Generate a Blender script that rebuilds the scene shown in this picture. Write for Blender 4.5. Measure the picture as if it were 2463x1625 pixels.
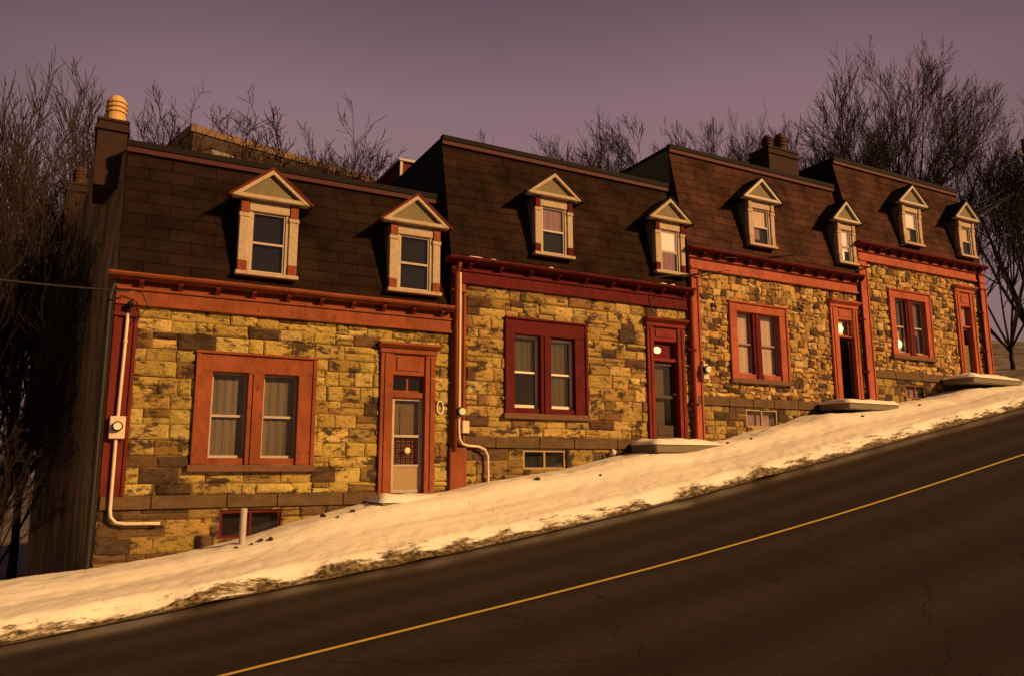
import bpy, bmesh, math, random
from mathutils import Vector, Matrix
R = math.radians
for o in list(bpy.data.objects): bpy.data.objects.remove(o, do_unlink=True)
SC = bpy.context.scene
COL = SC.collection

# ------------------------------------------------------------------ camera
yaw, pitch, roll = 0.496440735, 0.167800337, -0.00189073255
fw = Vector((math.sin(yaw)*math.cos(pitch), math.cos(yaw)*math.cos(pitch), math.sin(pitch)))
rt = Vector((math.cos(yaw), -math.sin(yaw), 0)); up = rt.cross(fw)
r3 = rt*math.cos(roll)+up*math.sin(roll); u3 = up*math.cos(roll)-rt*math.sin(roll)
cd = bpy.data.cameras.new("camera"); cam = bpy.data.objects.new("camera", cd); COL.objects.link(cam)
cam.matrix_world = Matrix(((r3.x,u3.x,-fw.x,-0.2146),(r3.y,u3.y,-fw.y,-17.304),(r3.z,u3.z,-fw.z,0.4588),(0,0,0,1)))
cd.sensor_width = 36; cd.lens = 27.13; cd.clip_end = 2000
SC.camera = cam
# ------------------------------------------------------------------ light
SUN_EL, SUN_AZ = R(26), R(36)          # azimuth measured from straight-at-the-facade towards the right
EXPOSURE = 0.35
w = bpy.data.worlds.new("World"); SC.world = w; w.use_nodes = True
nt = w.node_tree; nt.nodes.clear()
def N(nt, t, **k):
    n = nt.nodes.new(t)
    for a, b in k.items(): setattr(n, a, b)
    return n
sky = N(nt, 'ShaderNodeTexSky', sky_type='NISHITA'); sky.sun_disc = False
sky.sun_elevation = R(1.0); sky.sun_rotation = R(180)-SUN_AZ
bg1 = N(nt, 'ShaderNodeBackground'); bg1.inputs[1].default_value = 0.03
nt.links.new(sky.outputs[0], bg1.inputs[0])
# night glow of the town on low cloud: brighter and warmer towards the horizon
geo = N(nt, 'ShaderNodeTexCoord'); sep = N(nt, 'ShaderNodeSeparateXYZ'); nt.links.new(geo.outputs['Generated'], sep.inputs[0])
ramp = N(nt, 'ShaderNodeValToRGB'); cr = ramp.color_ramp
cr.elements[0].position = 0.0; cr.elements[0].color = (.30,.165,.175,1)
cr.elements[1].position = 0.75; cr.elements[1].color = (.055,.032,.048,1)
for p_, c_ in ((.30,(.255,.138,.158,1)),(.44,(.215,.115,.136,1)),(.51,(.143,.078,.098,1)),(.58,(.090,.046,.064,1))):
    e = cr.elements.new(p_); e.color = c_
nz = N(nt, 'ShaderNodeTexNoise'); nz.inputs['Scale'].default_value = 2.2; nz.inputs['Detail'].default_value = 3
nt.links.new(geo.outputs['Generated'], nz.inputs['Vector'])
mm = N(nt, 'ShaderNodeMath', operation='MULTIPLY_ADD'); mm.inputs[1].default_value = 0.05; mm.inputs[2].default_value = -0.025
nt.links.new(nz.outputs[0], mm.inputs[0])
ad = N(nt, 'ShaderNodeMath', operation='ADD'); nt.links.new(sep.outputs[2], ad.inputs[0]); nt.links.new(mm.outputs[0], ad.inputs[1])
nt.links.new(ad.outputs[0], ramp.inputs[0])
bg2 = N(nt, 'ShaderNodeBackground')
nt.links.new(ramp.outputs[0], bg2.inputs[0])
dt = N(nt, 'ShaderNodeVectorMath', operation='DOT_PRODUCT'); dt.inputs[1].default_value = (math.sin(yaw+.02)*.94, math.cos(yaw+.02)*.94, .34)
nt.links.new(geo.outputs['Generated'], dt.inputs[0])
gl = N(nt, 'ShaderNodeMapRange', interpolation_type='SMOOTHSTEP'); gl.inputs[1].default_value = .72; gl.inputs[2].default_value = .97; gl.inputs[3].default_value = .40; gl.inputs[4].default_value = .86
nt.links.new(dt.outputs['Value'], gl.inputs[0]); nt.links.new(gl.outputs[0], bg2.inputs[1])
adds = N(nt, 'ShaderNodeAddShader'); out = N(nt, 'ShaderNodeOutputWorld')
nt.links.new(bg1.outputs[0], adds.inputs[0]); nt.links.new(bg2.outputs[0], adds.inputs[1]); nt.links.new(adds.outputs[0], out.inputs[0])
sd = bpy.data.lights.new("sun", 'SUN'); so = bpy.data.objects.new("sun", sd); COL.objects.link(so)
sd.energy = 4.6; sd.angle = R(4); sd.color = (1.0, 0.55, 0.19)
tosun = Vector((math.sin(SUN_AZ)*math.cos(SUN_EL), -math.cos(SUN_AZ)*math.cos(SUN_EL), math.sin(SUN_EL)))
so.rotation_euler = tosun.to_track_quat('Z','Y').to_euler(); so.location = (10,-30,30)
SC.view_settings.view_transform = 'Standard'; SC.view_settings.look = 'None'
SC.view_settings.exposure = EXPOSURE; SC.view_settings.gamma = 1

# ------------------------------------------------------------------ materials
def mat(name, col, rough=.8, noise=0, nscale=8, bump=0, bscale=20, metal=0, spec=.3, stretch=(1,1,1), vary=None, stain=None, attr=None, bdist=.02):
    m = bpy.data.materials.new(name); m.use_nodes = True; t = m.node_tree; b = t.nodes['Principled BSDF']
    b.inputs['Roughness'].default_value = rough; b.inputs['Metallic'].default_value = metal
    b.inputs['Specular IOR Level'].default_value = spec
    g = N(t, 'ShaderNodeNewGeometry'); mp = N(t, 'ShaderNodeMapping'); mp.inputs['Scale'].default_value = stretch
    t.links.new(g.outputs['Position'], mp.inputs[0])
    if attr:
        a = N(t, 'ShaderNodeAttribute'); a.attribute_name = attr; cur = a.outputs['Color']
    else:
        c = N(t, 'ShaderNodeRGB'); c.outputs[0].default_value = (*col,1); cur = c.outputs[0]
    def mult(cur, fac, colr, blend='MIX'):
        x = N(t, 'ShaderNodeMix', data_type='RGBA', blend_type=blend)
        t.links.new(fac, x.inputs[0]); t.links.new(cur, x.inputs[6]); x.inputs[7].default_value = (*colr,1); return x.outputs[2]
    def nois(scale, lo, hi, detail=6, rough_=.65):
        n = N(t, 'ShaderNodeTexNoise'); n.inputs['Scale'].default_value = scale; n.inputs['Detail'].default_value = detail; n.inputs['Roughness'].default_value = rough_
        t.links.new(mp.outputs[0], n.inputs['Vector'])
        r = N(t, 'ShaderNodeMapRange'); r.inputs[1].default_value = lo; r.inputs[2].default_value = hi
        t.links.new(n.outputs[0], r.inputs[0]); return r.outputs[0]
    if noise:
        v = vary or tuple(x*.35 for x in col or (.2,.2,.2))
        f = nois(nscale, .35, .75)
        k = N(t, 'ShaderNodeMath', operation='MULTIPLY'); k.inputs[1].default_value = noise; t.links.new(f, k.inputs[0])
        cur = mult(cur, k.outputs[0], v)
    for st in (stain or []):            # (scale, lo, hi, strength, colour): dirt and weathering with a shape of its own
        f = nois(st[0], st[1], st[2], 8, .7)
        k = N(t, 'ShaderNodeMath', operation='MULTIPLY'); k.inputs[1].default_value = st[3]; t.links.new(f, k.inputs[0])
        cur = mult(cur, k.outputs[0], st[4])
    t.links.new(cur, b.inputs['Base Color'])
    if bump:
        n = N(t, 'ShaderNodeTexNoise'); n.inputs['Scale'].default_value = bscale; n.inputs['Detail'].default_value = 6; n.inputs['Roughness'].default_value = .7
        t.links.new(mp.outputs[0], n.inputs['Vector'])
        bu = N(t, 'ShaderNodeBump'); bu.inputs['Strength'].default_value = bump; bu.inputs['Distance'].default_value = bdist
        t.links.new(n.outputs[0], bu.inputs['Height']); t.links.new(bu.outputs[0], b.inputs['Normal'])
    return m
def emis(name, col, s):
    m = bpy.data.materials.new(name); m.use_nodes = True; t = m.node_tree; b = t.nodes['Principled BSDF']
    b.inputs['Base Color'].default_value = (*col,1); b.inputs['Emission Color'].default_value = (*col,1); b.inputs['Emission Strength'].default_value = s
    return m
def glassmat():
    m = bpy.data.materials.new('window_glass'); m.use_nodes = True; t = m.node_tree; t.nodes.clear()
    a = N(t,'ShaderNodeBsdfTransparent'); a.inputs[0].default_value=(.88,.88,.86,1)
    g = N(t,'ShaderNodeBsdfGlossy'); g.inputs['Roughness'].default_value=.06
    lw = N(t,'ShaderNodeLayerWeight'); lw.inputs[0].default_value=.25
    f = N(t,'ShaderNodeMath',operation='MULTIPLY_ADD'); f.inputs[1].default_value=.35; f.inputs[2].default_value=.07; t.links.new(lw.outputs['Facing'],f.inputs[0])
    x = N(t,'ShaderNodeMixShader'); o = N(t,'ShaderNodeOutputMaterial')
    t.links.new(f.outputs[0],x.inputs[0]); t.links.new(a.outputs[0],x.inputs[1]); t.links.new(g.outputs[0],x.inputs[2]); t.links.new(x.outputs[0],o.inputs[0])
    return m
def shingle(name, c1, c2, mort):
    m = mat(name, c1, rough=.95, bump=0, spec=.04)
    t = m.node_tree; b = t.nodes['Principled BSDF']
    g = N(t,'ShaderNodeNewGeometry'); s = N(t,'ShaderNodeSeparateXYZ'); c = N(t,'ShaderNodeCombineXYZ')
    t.links.new(g.outputs['Position'], s.inputs[0])
    nn = N(t,'ShaderNodeTexNoise'); nn.inputs['Scale'].default_value=1.3; t.links.new(g.outputs['Position'], nn.inputs['Vector'])
    wob = N(t,'ShaderNodeMath',operation='MULTIPLY_ADD'); wob.inputs[1].default_value=.11; t.links.new(nn.outputs[0],wob.inputs[0]); t.links.new(s.outputs[2],wob.inputs[2])
    t.links.new(s.outputs[0], c.inputs[0]); t.links.new(wob.outputs[0], c.inputs[1])
    br = N(t,'ShaderNodeTexBrick'); br.offset=.5; br.inputs['Scale'].default_value=1; br.inputs['Brick Width'].default_value=.92; br.inputs['Row Height'].default_value=.28
    br.inputs['Mortar Size'].default_value=.012; br.inputs['Mortar Smooth'].default_value=.3; br.inputs['Bias'].default_value=-.1
    br.inputs['Color1'].default_value=(*c1,1); br.inputs['Color2'].default_value=(*c2,1); br.inputs['Mortar'].default_value=(*mort,1)
    t.links.new(c.outputs[0], br.inputs['Vector'])
    n2 = N(t,'ShaderNodeTexNoise'); n2.inputs['Scale'].default_value=1.1; n2.inputs['Detail'].default_value=8; n2.inputs['Roughness'].default_value=.72; t.links.new(g.outputs['Position'], n2.inputs['Vector'])
    mr = N(t,'ShaderNodeMapRange'); mr.inputs[1].default_value=.3; mr.inputs[2].default_value=.7; mr.inputs[3].default_value=.35; mr.inputs[4].default_value=1.55; t.links.new(n2.outputs[0],mr.inputs[0])
    x = N(t,'ShaderNodeVectorMath',operation='SCALE'); t.links.new(br.outputs[0],x.inputs[0]); t.links.new(mr.outputs[0],x.inputs['Scale'])
    t.links.new(x.outputs[0], b.inputs['Base Color'])
    # each course laps over the one below: saw-tooth height
    fr = N(t,'ShaderNodeMath',operation='DIVIDE'); fr.inputs[1].default_value=.28; t.links.new(wob.outputs[0],fr.inputs[0])
    f2 = N(t,'ShaderNodeMath',operation='FRACT'); t.links.new(fr.outputs[0],f2.inputs[0])
    f3 = N(t,'ShaderNodeMath',operation='MULTIPLY_ADD'); f3.inputs[1].default_value=-1.0; t.links.new(f2.outputs[0],f3.inputs[0]); 
    n3 = N(t,'ShaderNodeTexNoise'); n3.inputs['Scale'].default_value=25; n3.inputs['Detail'].default_value=4; t.links.new(g.outputs['Position'], n3.inputs['Vector'])
    t.links.new(n3.outputs[0], f3.inputs[2])
    mo = N(t,'ShaderNodeMath',operation='MULTIPLY_ADD'); mo.inputs[1].default_value=-.8; t.links.new(br.outputs['Fac'],mo.inputs[0]); t.links.new(f3.outputs[0],mo.inputs[2])
    bu = N(t,'ShaderNodeBump'); bu.inputs['Strength'].default_value=.8; bu.inputs['Distance'].default_value=.018
    t.links.new(mo.outputs[0],bu.inputs['Height']); t.links.new(bu.outputs[0],b.inputs['Normal'])
    return m
DIRT = (.035,.020,.018)
def paint(name, c, st=.5): return mat(name, c, rough=.8, spec=.10, noise=.75, nscale=4, vary=tuple(x*.55 for x in c), bump=.5, bscale=26, bdist=.012, stretch=(1,1,.55), stain=[(7,.56,.68,.7,tuple(x*.30 for x in c)),(22,.60,.68,.55,(c[0]*.9+.04,c[1]*1.6+.03,c[2]*1.6+.03)),(1.1,.45,.65,.55,tuple(x*.45 for x in c))])
M = dict(
 trim1=paint('faded_orange_paint',(.29,.082,.040)), trim1d=paint('dark_red_paint',(.15,.026,.024)),
 trim2=paint('deep_red_paint',(.120,.014,.018)), trim2l=paint('red_paint',(.21,.034,.032)),
 trim3=paint('orange_paint',(.43,.115,.075)), trim3d=paint('maroon_paint',(.070,.012,.020)),
 creamp=mat('dusty_pink_cream_paint',(.50,.38,.32),rough=.7,spec=.15,noise=.7,nscale=9,vary=(.27,.18,.14),bump=.2,bscale=40,stain=[(14,.6,.72,.6,(.16,.08,.05))]), cream=mat('cream_paint',(.47,.38,.29),rough=.7,spec=.15,noise=.7,nscale=9,vary=(.27,.19,.13),bump=.2,bscale=40,stain=[(14,.6,.72,.6,(.16,.08,.05))]),
 sash=mat('sash_paint',(.46,.39,.35),rough=.5,noise=.4,nscale=12), white=mat('white_vinyl',(.80,.72,.62),rough=.4,noise=.25,nscale=6),
 pipe=mat('pale_conduit',(.72,.56,.46),rough=.45,noise=.3,nscale=10), black=mat('black_rubber',(.012,.010,.012),rough=.6),
 ped=mat('pediment_board',(.19,.16,.10),rough=.8,noise=.5,nscale=10,bump=.3,bscale=30),
 sill=mat('weathered_sill_stone',(.17,.085,.055),rough=.9,noise=.6,nscale=9,vary=(.05,.025,.02),bump=.6,bscale=25),
 band=mat('dark_band_stone',(.13,.080,.042),rough=.95,noise=.75,nscale=4,vary=(.05,.03,.022),bump=.8,bscale=18,stretch=(1,1,1.5)),
 mortar=mat('mortar',(.24,.16,.06),rough=1,noise=.6,nscale=6,bump=.5,bscale=30),
 mortar3=mat('dark_mortar',(.17,.10,.05),rough=1,noise=.6,nscale=6,bump=.5,bscale=30),
 stone1=mat('yellow_ashlar',None,rough=.95,attr='tone',noise=.45,nscale=7,vary=(.19,.12,.03),bump=1,bscale=13,bdist=.045,stretch=(1,1,1.8),stain=[(.55,.50,.66,.40,(.13,.08,.035)),(1.5,.525,.59,.93,DIRT),(4.5,.545,.62,.85,(.06,.038,.025)),(12,.56,.68,.7,(.09,.05,.02))]),
 stone3=mat('rubble_stone',None,rough=.95,attr='tone',noise=.5,nscale=9,vary=(.14,.08,.035),bump=1,bscale=16,bdist=.035,stain=[(2.6,.56,.64,.85,DIRT),(8,.56,.64,.85,(.05,.03,.025))]),
 dark=mat('dark_interior',(.012,.010,.012),rough=1),
 brick=mat('sooty_brick',(.040,.020,.018),rough=.95,noise=.6,nscale=7,bump=.7,bscale=22),
 pot=mat('buff_chimney_pot',(.62,.40,.20),rough=.8,noise=.4,nscale=9,bump=.2), potd=mat('terracotta_pot',(.075,.034,.026),rough=.85,noise=.6,nscale=9),
 rooff=mat('tar_roof',(.009,.006,.008),rough=.9,noise=.4,nscale=3), fascia=mat('fascia_red',(.065,.010,.014),rough=.7,noise=.5,nscale=6),
 gable=mat('mossy_roughcast',(.62,.44,.24),rough=1,spec=.05,noise=.9,nscale=1.6,vary=(.13,.11,.04),bump=1,bscale=11,bdist=.12,stretch=(1,1,.3),stain=[(2.2,.50,.66,.75,(.10,.07,.03)),(6,.54,.7,.6,(.16,.15,.04)),(14,.56,.7,.6,(.05,.03,.02))]),
 olive=mat('olive_board',(.14,.13,.05),rough=.9,noise=.4,nscale=3),
 step=mat('concrete_step',(.17,.145,.11),rough=.95,noise=.5,nscale=7,bump=.5,bscale=20,vary=(.13,.10,.07)),
 doordk=mat('dark_door',(.045,.020,.018),rough=.45,noise=.4,nscale=8), doorbr=mat('brown_door',(.16,.10,.055),rough=.6,noise=.5,nscale=8), tan=mat('tan_panel',(.36,.25,.14),rough=.6,noise=.4,nscale=15,stretch=(6,1,.5)),
 glass=glassmat(), steel=mat('steel',(.5,.46,.42),rough=.35,metal=.8),
 bulb=emis('lit_bulb',(1.0,.72,.26),2.6), glow=emis('lamplit_glow',(1.0,.50,.13),.85), plate=emis('lit_entry_lamp',(1.0,.62,.36),1.0),
 lblind=None, blind=mat('peach_blind',(.82,.62,.46),rough=.8,noise=.25,nscale=5), blind3=mat('pale_curtain',(.62,.46,.38),rough=.9,noise=.2,nscale=3),
 curtain1=mat('sheer_curtain',(.21,.17,.13),rough=.95,noise=.8,nscale=3,stretch=(3,3,.2)), curtain2=mat('dim_curtain',(.11,.085,.055),rough=.95,noise=.5,nscale=3,stretch=(3,3,.2)), curtain4=mat('lilac_curtain',(.34,.20,.25),rough=.95,noise=.3,nscale=3,stretch=(3,3,.3)),
 wire=mat('cable_sheath',(.010,.008,.010),rough=.6),
 bark=mat('dark_bark',(.026,.016,.017),rough=.95,noise=.5,nscale=5,bump=.8,bscale=12,stretch=(1,1,.3)),
 pole=mat('creosoted_pole',(.035,.022,.022),rough=.9,noise=.5,nscale=4,stretch=(1,1,.2)),
 clod=mat('dirty_ice',(.05,.032,.022),rough=.9,noise=.5,nscale=9,bump=.6), far=mat('far_render',(.060,.036,.030),rough=.9,noise=.4,nscale=.8),
 farsnow=mat('pale_parapet',(.20,.13,.10),rough=.9,noise=.3,nscale=2),
)
M['lblind']=emis('lit_peach_blind',(.85,.55,.36),.38)
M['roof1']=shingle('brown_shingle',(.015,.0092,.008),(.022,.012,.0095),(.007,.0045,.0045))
M['roof2']=shingle('brown_shingle_half_lit',(.022,.012,.0095),(.030,.016,.012),(.009,.006,.006))  # lighter than the first roof: light difference along the row put into colour
M['roof3']=shingle('brown_shingle_lamplit',(.048,.024,.020),(.070,.031,.025),(.022,.011,.010))  # redder and brighter again, stronger lamp light uphill painted into the shingles

# ------------------------------------------------------------------ mesh helpers
class MB:
    def __init__(s): s.v=[]; s.f=[]; s.c=[]
    def add(s, vs, fs, c=None):
        b=len(s.v); s.v+= [tuple(v) for v in vs]; s.f+=[tuple(b+i for i in f) for f in fs]; s.c+=[c]*len(fs)
    def box(s, x0,x1,y0,y1,z0,z1,bev=0):
        if bev and min(x1-x0,y1-y0,z1-z0)>2.2*bev:
            bm=bmesh.new(); bmesh.ops.create_cube(bm,size=1)
            for v in bm.verts: v.co=Vector(((x0+x1)/2+v.co.x*(x1-x0),(y0+y1)/2+v.co.y*(y1-y0),(z0+z1)/2+v.co.z*(z1-z0)))
            bmesh.ops.bevel(bm,geom=bm.edges[:],offset=bev,segments=1,affect='EDGES')
            bm.verts.ensure_lookup_table(); 
            s.add([v.co for v in bm.verts],[[v.index for v in f.verts] for f in bm.faces]); bm.free(); return
        s.add([(x0,y0,z0),(x1,y0,z0),(x1,y1,z0),(x0,y1,z0),(x0,y0,z1),(x1,y0,z1),(x1,y1,z1),(x0,y1,z1)],
              [(0,3,2,1),(4,5,6,7),(0,1,5,4),(1,2,6,5),(2,3,7,6),(3,0,4,7)])
    def prism(s, poly, a0, a1, axis='x'):      # poly in the other two axes, extruded
        n=len(poly)
        def P(p,a): return (a,p[0],p[1]) if axis=='x' else ((p[0],a,p[1]) if axis=='y' else (p[0],p[1],a))
        s.add([P(p,a0) for p in poly]+[P(p,a1) for p in poly],
              [tuple(range(n))[::-1],tuple(range(n,2*n))]+[(i,(i+1)%n,n+(i+1)%n,n+i) for i in range(n)])
    def tube(s, pts, r, n=8, cap=True):
        pts=[Vector(p) for p in pts]; rs=r if isinstance(r,(list,tuple)) else [r]*len(pts)
        vs=[]; a=None
        for i,p in enumerate(pts):
            d=(pts[min(i+1,len(pts)-1)]-pts[max(i-1,0)])
            if d.length<1e-9: d=Vector((0,0,1))
            d.normalize()
            if a is None: a=d.orthogonal().normalized()
            else:
                a=a-d*a.dot(d); a=a.normalized() if a.length>1e-6 else d.orthogonal().normalized()
            b=d.cross(a)
            for k in range(n):
                t=2*math.pi*k/n; vs.append(p+(a*math.cos(t)+b*math.sin(t))*rs[i])
        fs=[(i*n+k,i*n+(k+1)%n,(i+1)*n+(k+1)%n,(i+1)*n+k) for i in range(len(pts)-1) for k in range(n)]
        if cap: fs+=[tuple(range(n))[::-1],tuple((len(pts)-1)*n+k for k in range(n))]
        s.add(vs,fs)
    def lathe(s, prof, c, n=20):
        vs=[]; 
        for r,z in prof:
            for k in range(n): t=2*math.pi*k/n; vs.append((c[0]+r*math.cos(t),c[1]+r*math.sin(t),c[2]+z))
        fs=[(i*n+k,i*n+(k+1)%n,(i+1)*n+(k+1)%n,(i+1)*n+k) for i in range(len(prof)-1) for k in range(n)]
        fs+=[tuple(range(n))[::-1],tuple((len(prof)-1)*n+k for k in range(n))]
        s.add(vs,fs)
    def sphere(s,c,r,n=12,m=8,sc=(1,1,1)):
        vs=[];fs=[]
        for i in range(1,m):
            t=math.pi*i/m
            for k in range(n): p=2*math.pi*k/n; vs.append((c[0]+sc[0]*r*math.sin(t)*math.cos(p),c[1]+sc[1]*r*math.sin(t)*math.sin(p),c[2]+sc[2]*r*math.cos(t)))
        vs+=[(c[0],c[1],c[2]+sc[2]*r),(c[0],c[1],c[2]-sc[2]*r)]; T=len(vs)-2
        for i in range(m-2):
            for k in range(n): fs.append((i*n+k,(i+1)*n+k,(i+1)*n+(k+1)%n,i*n+(k+1)%n))
        for k in range(n): fs.append((T,k,(k+1)%n)); fs.append((T+1,(m-2)*n+(k+1)%n,(m-2)*n+k))
        s.add(vs,fs)
    def build(s, name, m, parent=None, smooth=False, wloc=True):
        me=bpy.data.meshes.new(name)
        off=Vector((0,0,0))
        if parent is not None and wloc: off=world_loc(parent)
        if name in ('frieze','cornice','roof_trim','roof_edge','door_case','surround','pilaster'):
            s.v=[(v[0]+.006*nz3(v[0]*3,v[2]*3,1),v[1]+.008*nz3(v[0]*2,v[2]*2,4),v[2]+.012*nz3(v[0]*.8,v[1]*2,7)) for v in s.v]
        me.from_pydata([(v[0]-off.x,v[1]-off.y,v[2]-off.z) for v in s.v],[],s.f); me.materials.append(m)
        if any(c is not None for c in s.c):
            a=me.attributes.new('tone','FLOAT_COLOR','FACE')
            for i,c in enumerate(s.c): a.data[i].color=(*(c or (.3,.2,.1)),1)
        bm=bmesh.new(); bm.from_mesh(me); bmesh.ops.recalc_face_normals(bm,faces=bm.faces[:]) if not smooth else None; bm.to_mesh(me); bm.free()
        if smooth:
            for p in me.polygons: p.use_smooth=True
        o=bpy.data.objects.new(name,me); COL.objects.link(o)
        if parent is not None: o.parent=parent
        return o
LOCS={}
def world_loc(o):
    l=Vector((0,0,0))
    while o is not None: l=l+Vector(o.location); o=o.parent
    return l
def tag(o,label=None,cat=None,group=None,kind=None):
    if label: o['label']=label
    if cat: o['category']=cat
    if group: o['group']=group
    if kind: o['kind']=kind
    return o
def thing(name,loc,label,cat,group=None):
    o=bpy.data.objects.new(name,None); COL.objects.link(o); o.location=loc; o.empty_display_size=.3
    return tag(o,label,cat,group)
def lerp(tab,x):
    if x<=tab[0][0]: return tab[0][1]+(x-tab[0][0])*tab[0][2]
    for a,b in zip(tab,tab[1:]):
        if x<=b[0]:
            t=(x-a[0])/(b[0]-a[0]); return a[1]+(b[1]-a[1])*t
    return tab[-1][1]+(x-tab[-1][0])*tab[-1][2]
from mathutils import noise as mn
def nz3(x,y,z=0): return mn.noise(Vector((x,y,z)))
# ------------------------------------------------------------------ terrain
RD=[(-12,-3.3,.12),(-4,-2.42,0),(-1.2,-2.07,0),(2.4,-1.6,0),(7.2,-.98,0),(11.9,-.22,0),(18.1,.93,0),(26.7,2.5,0),(40,4.9,.15)]
WL=[(-12,-2.9,.12),(-1.45,-1.52,0),(-.2,-1.42,0),(1.4,-1.22,0),(2.66,-.95,0),(3.9,-.60,0),(5.39,-.27,0),(7.28,-.06,0),(8.41,.14,0),(10.6,.44,0),(12.2,.78,0),(12.9,.90,0),(13.6,.86,0),(15.0,1.14,0),(16.2,1.28,0),(17.2,1.55,0),(18.6,1.80,0),(19.6,2.12,0),(20.4,2.16,0),(22.5,2.38,0),(24.4,2.72,0),(25.2,2.74,0),(25.9,2.92,0),(26.95,3.2,0),(29,3.42,0),(31.9,3.68,0),(40,5.1,.15)]
def smoothtab(tab,x,w):
    return sum(lerp(tab,x+d*w)*k for d,k in ((-1,.15),(-.5,.2),(0,.3),(.5,.2),(1,.15)))
def zr(x):
    z=smoothtab(RD,x,2.0)
    return z
def zw(x): return smoothtab(WL,x,.35)
def zs(x,y):                                    # snow surface between wall and road
    a=zw(x); b=zr(x)+.26
    t=min(max((-y-1.05)/1.75,0),1); tt=t*t*(3-2*t)*.5+t*.5
    z=a+(b-a)*tt
    if y>0: z-= y*y*.02
    # trodden path and lumps
    z-= .07*math.exp(-((y+1.75)/.35)**2)
    lump=max(0,1-abs(y+.75)/.8)
    z+= lump*.14*max(0,nz3(x*.55,3.1))+.016*nz3(x*.8,y*2.2,5)+.008*nz3(x*4,y*5,9)*(1.5-t)+.012*nz3(x*.4,y*7,2)
    z+= lump*.04*nz3(x*2.2,y*3,12)
    # footprints along the trodden path and crusty plough lumps by the road
    for off,ph in ((-1.62,0.0),(-1.86,.36)):
        k=round((x-ph)/.72); dx=(x-ph-k*.72)/.15; dy=(y-off-.08*nz3(k*3.1,off))/.065
        z-= .022*math.exp(-(dx*dx+dy*dy))
    if y<-2.1:
        q=min(1,(-y-2.1)/.4); z+= q*(.02*nz3(x*2.2,y*3.2,21)+.022*nz3(x*8,y*8,31))
    if y<-2.75:
        e=min((-y-2.75)/.38,1); e=max(0,e+.35*nz3(x*1.1,y*.5,3)*(e>0))
        e=min(max(e,0),1)
        z+= (zr(x)-.03-z)*e*e*(3-2*e)
    return z
def grid(name,xs,ys,fz,m,kind='structure',smooth=True):
    mb=MB(); nx=len(xs); ny=len(ys)
    vs=[(x,y,fz(x,y)) for y in ys for x in xs]
    fs=[(j*nx+i,j*nx+i+1,(j+1)*nx+i+1,(j+1)*nx+i) for j in range(ny-1) for i in range(nx-1)]
    mb.add(vs,fs); o=mb.build(name,m,smooth=smooth)
    o['kind']=kind; return o
def frange(a,b,s):
    n=int(round((b-a)/s)); return [a+(b-a)*i/n for i in range(n+1)]
# snow material: clean snow on the bank, gritty brown slush along its road edge
sn=mat('snow',(.84,.80,.76),rough=.7,noise=.15,nscale=.9,vary=(.70,.62,.55),bump=.55,bscale=11,bdist=.035,stretch=(.35,1.6,1))
t=sn.node_tree; b=t.nodes['Principled BSDF']; b.inputs['Subsurface Weight'].default_value=0
cur=b.inputs['Base Color'].links[0].from_socket
g=N(t,'ShaderNodeNewGeometry'); s=N(t,'ShaderNodeSeparateXYZ'); t.links.new(g.outputs['Position'],s.inputs[0])
n=N(t,'ShaderNodeTexNoise'); n.inputs['Scale'].default_value=2.5; n.inputs['Detail'].default_value=8; n.inputs['Roughness'].default_value=.75
mp=N(t,'ShaderNodeMapping'); mp.inputs['Scale'].default_value=(.5,2.5,1); t.links.new(g.outputs['Position'],mp.inputs[0]); t.links.new(mp.outputs[0],n.inputs['Vector'])
ma=N(t,'ShaderNodeMath',operation='MULTIPLY_ADD'); ma.inputs[1].default_value=1.1; t.links.new(n.outputs[0],ma.inputs[0]); t.links.new(s.outputs[1],ma.inputs[2])
mr=N(t,'ShaderNodeMapRange'); mr.inputs[1].default_value=-2.34; mr.inputs[2].default_value=-2.45; t.links.new(ma.outputs[0],mr.inputs[0])
x=N(t,'ShaderNodeMix',data_type='RGBA'); t.links.new(mr.outputs[0],x.inputs[0]); t.links.new(cur,x.inputs[6])
gr=N(t,'ShaderNodeTexNoise'); gr.inputs['Scale'].default_value=11; gr.inputs['Detail'].default_value=6; t.links.new(g.outputs['Position'],gr.inputs['Vector'])
rr=N(t,'ShaderNodeValToRGB'); rr.color_ramp.elements[0].position=.42; rr.color_ramp.elements[0].color=(.045,.032,.018,1); rr.color_ramp.elements[1].position=.66; rr.color_ramp.elements[1].color=(.26,.19,.10,1)
t.links.new(gr.outputs[0],rr.inputs[0]); t.links.new(rr.outputs[0],x.inputs[7])
# scattered grit specks over the snow
sp=N(t,'ShaderNodeTexNoise'); sp.inputs['Scale'].default_value=10; sp.inputs['Detail'].default_value=5; t.links.new(g.outputs['Position'],sp.inputs['Vector'])
sr=N(t,'ShaderNodeMapRange'); sr.inputs[1].default_value=.67; sr.inputs[2].default_value=.72; sr.inputs[4].default_value=.6; t.links.new(sp.outputs[0],sr.inputs[0])
x2=N(t,'ShaderNodeMix',data_type='RGBA'); t.links.new(sr.outputs[0],x2.inputs[0]); t.links.new(x.outputs[2],x2.inputs[6]); x2.inputs[7].default_value=(.22,.15,.09,1)
t.links.new(x2.outputs[2],b.inputs['Base Color'])
M['snow']=sn
asp=mat('asphalt',(.033,.023,.023),rough=.8,spec=.15,noise=.35,nscale=60,vary=(.016,.012,.011),bump=.5,bscale=90,bdist=.01,stain=[(.5,.45,.7,.45,(.020,.014,.013)),(3,.48,.66,.5,(.022,.016,.014)),(22,.57,.70,.8,(.080,.055,.042)),(60,.58,.68,.9,(.13,.09,.065))])
M['asphalt']=asp
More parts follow.
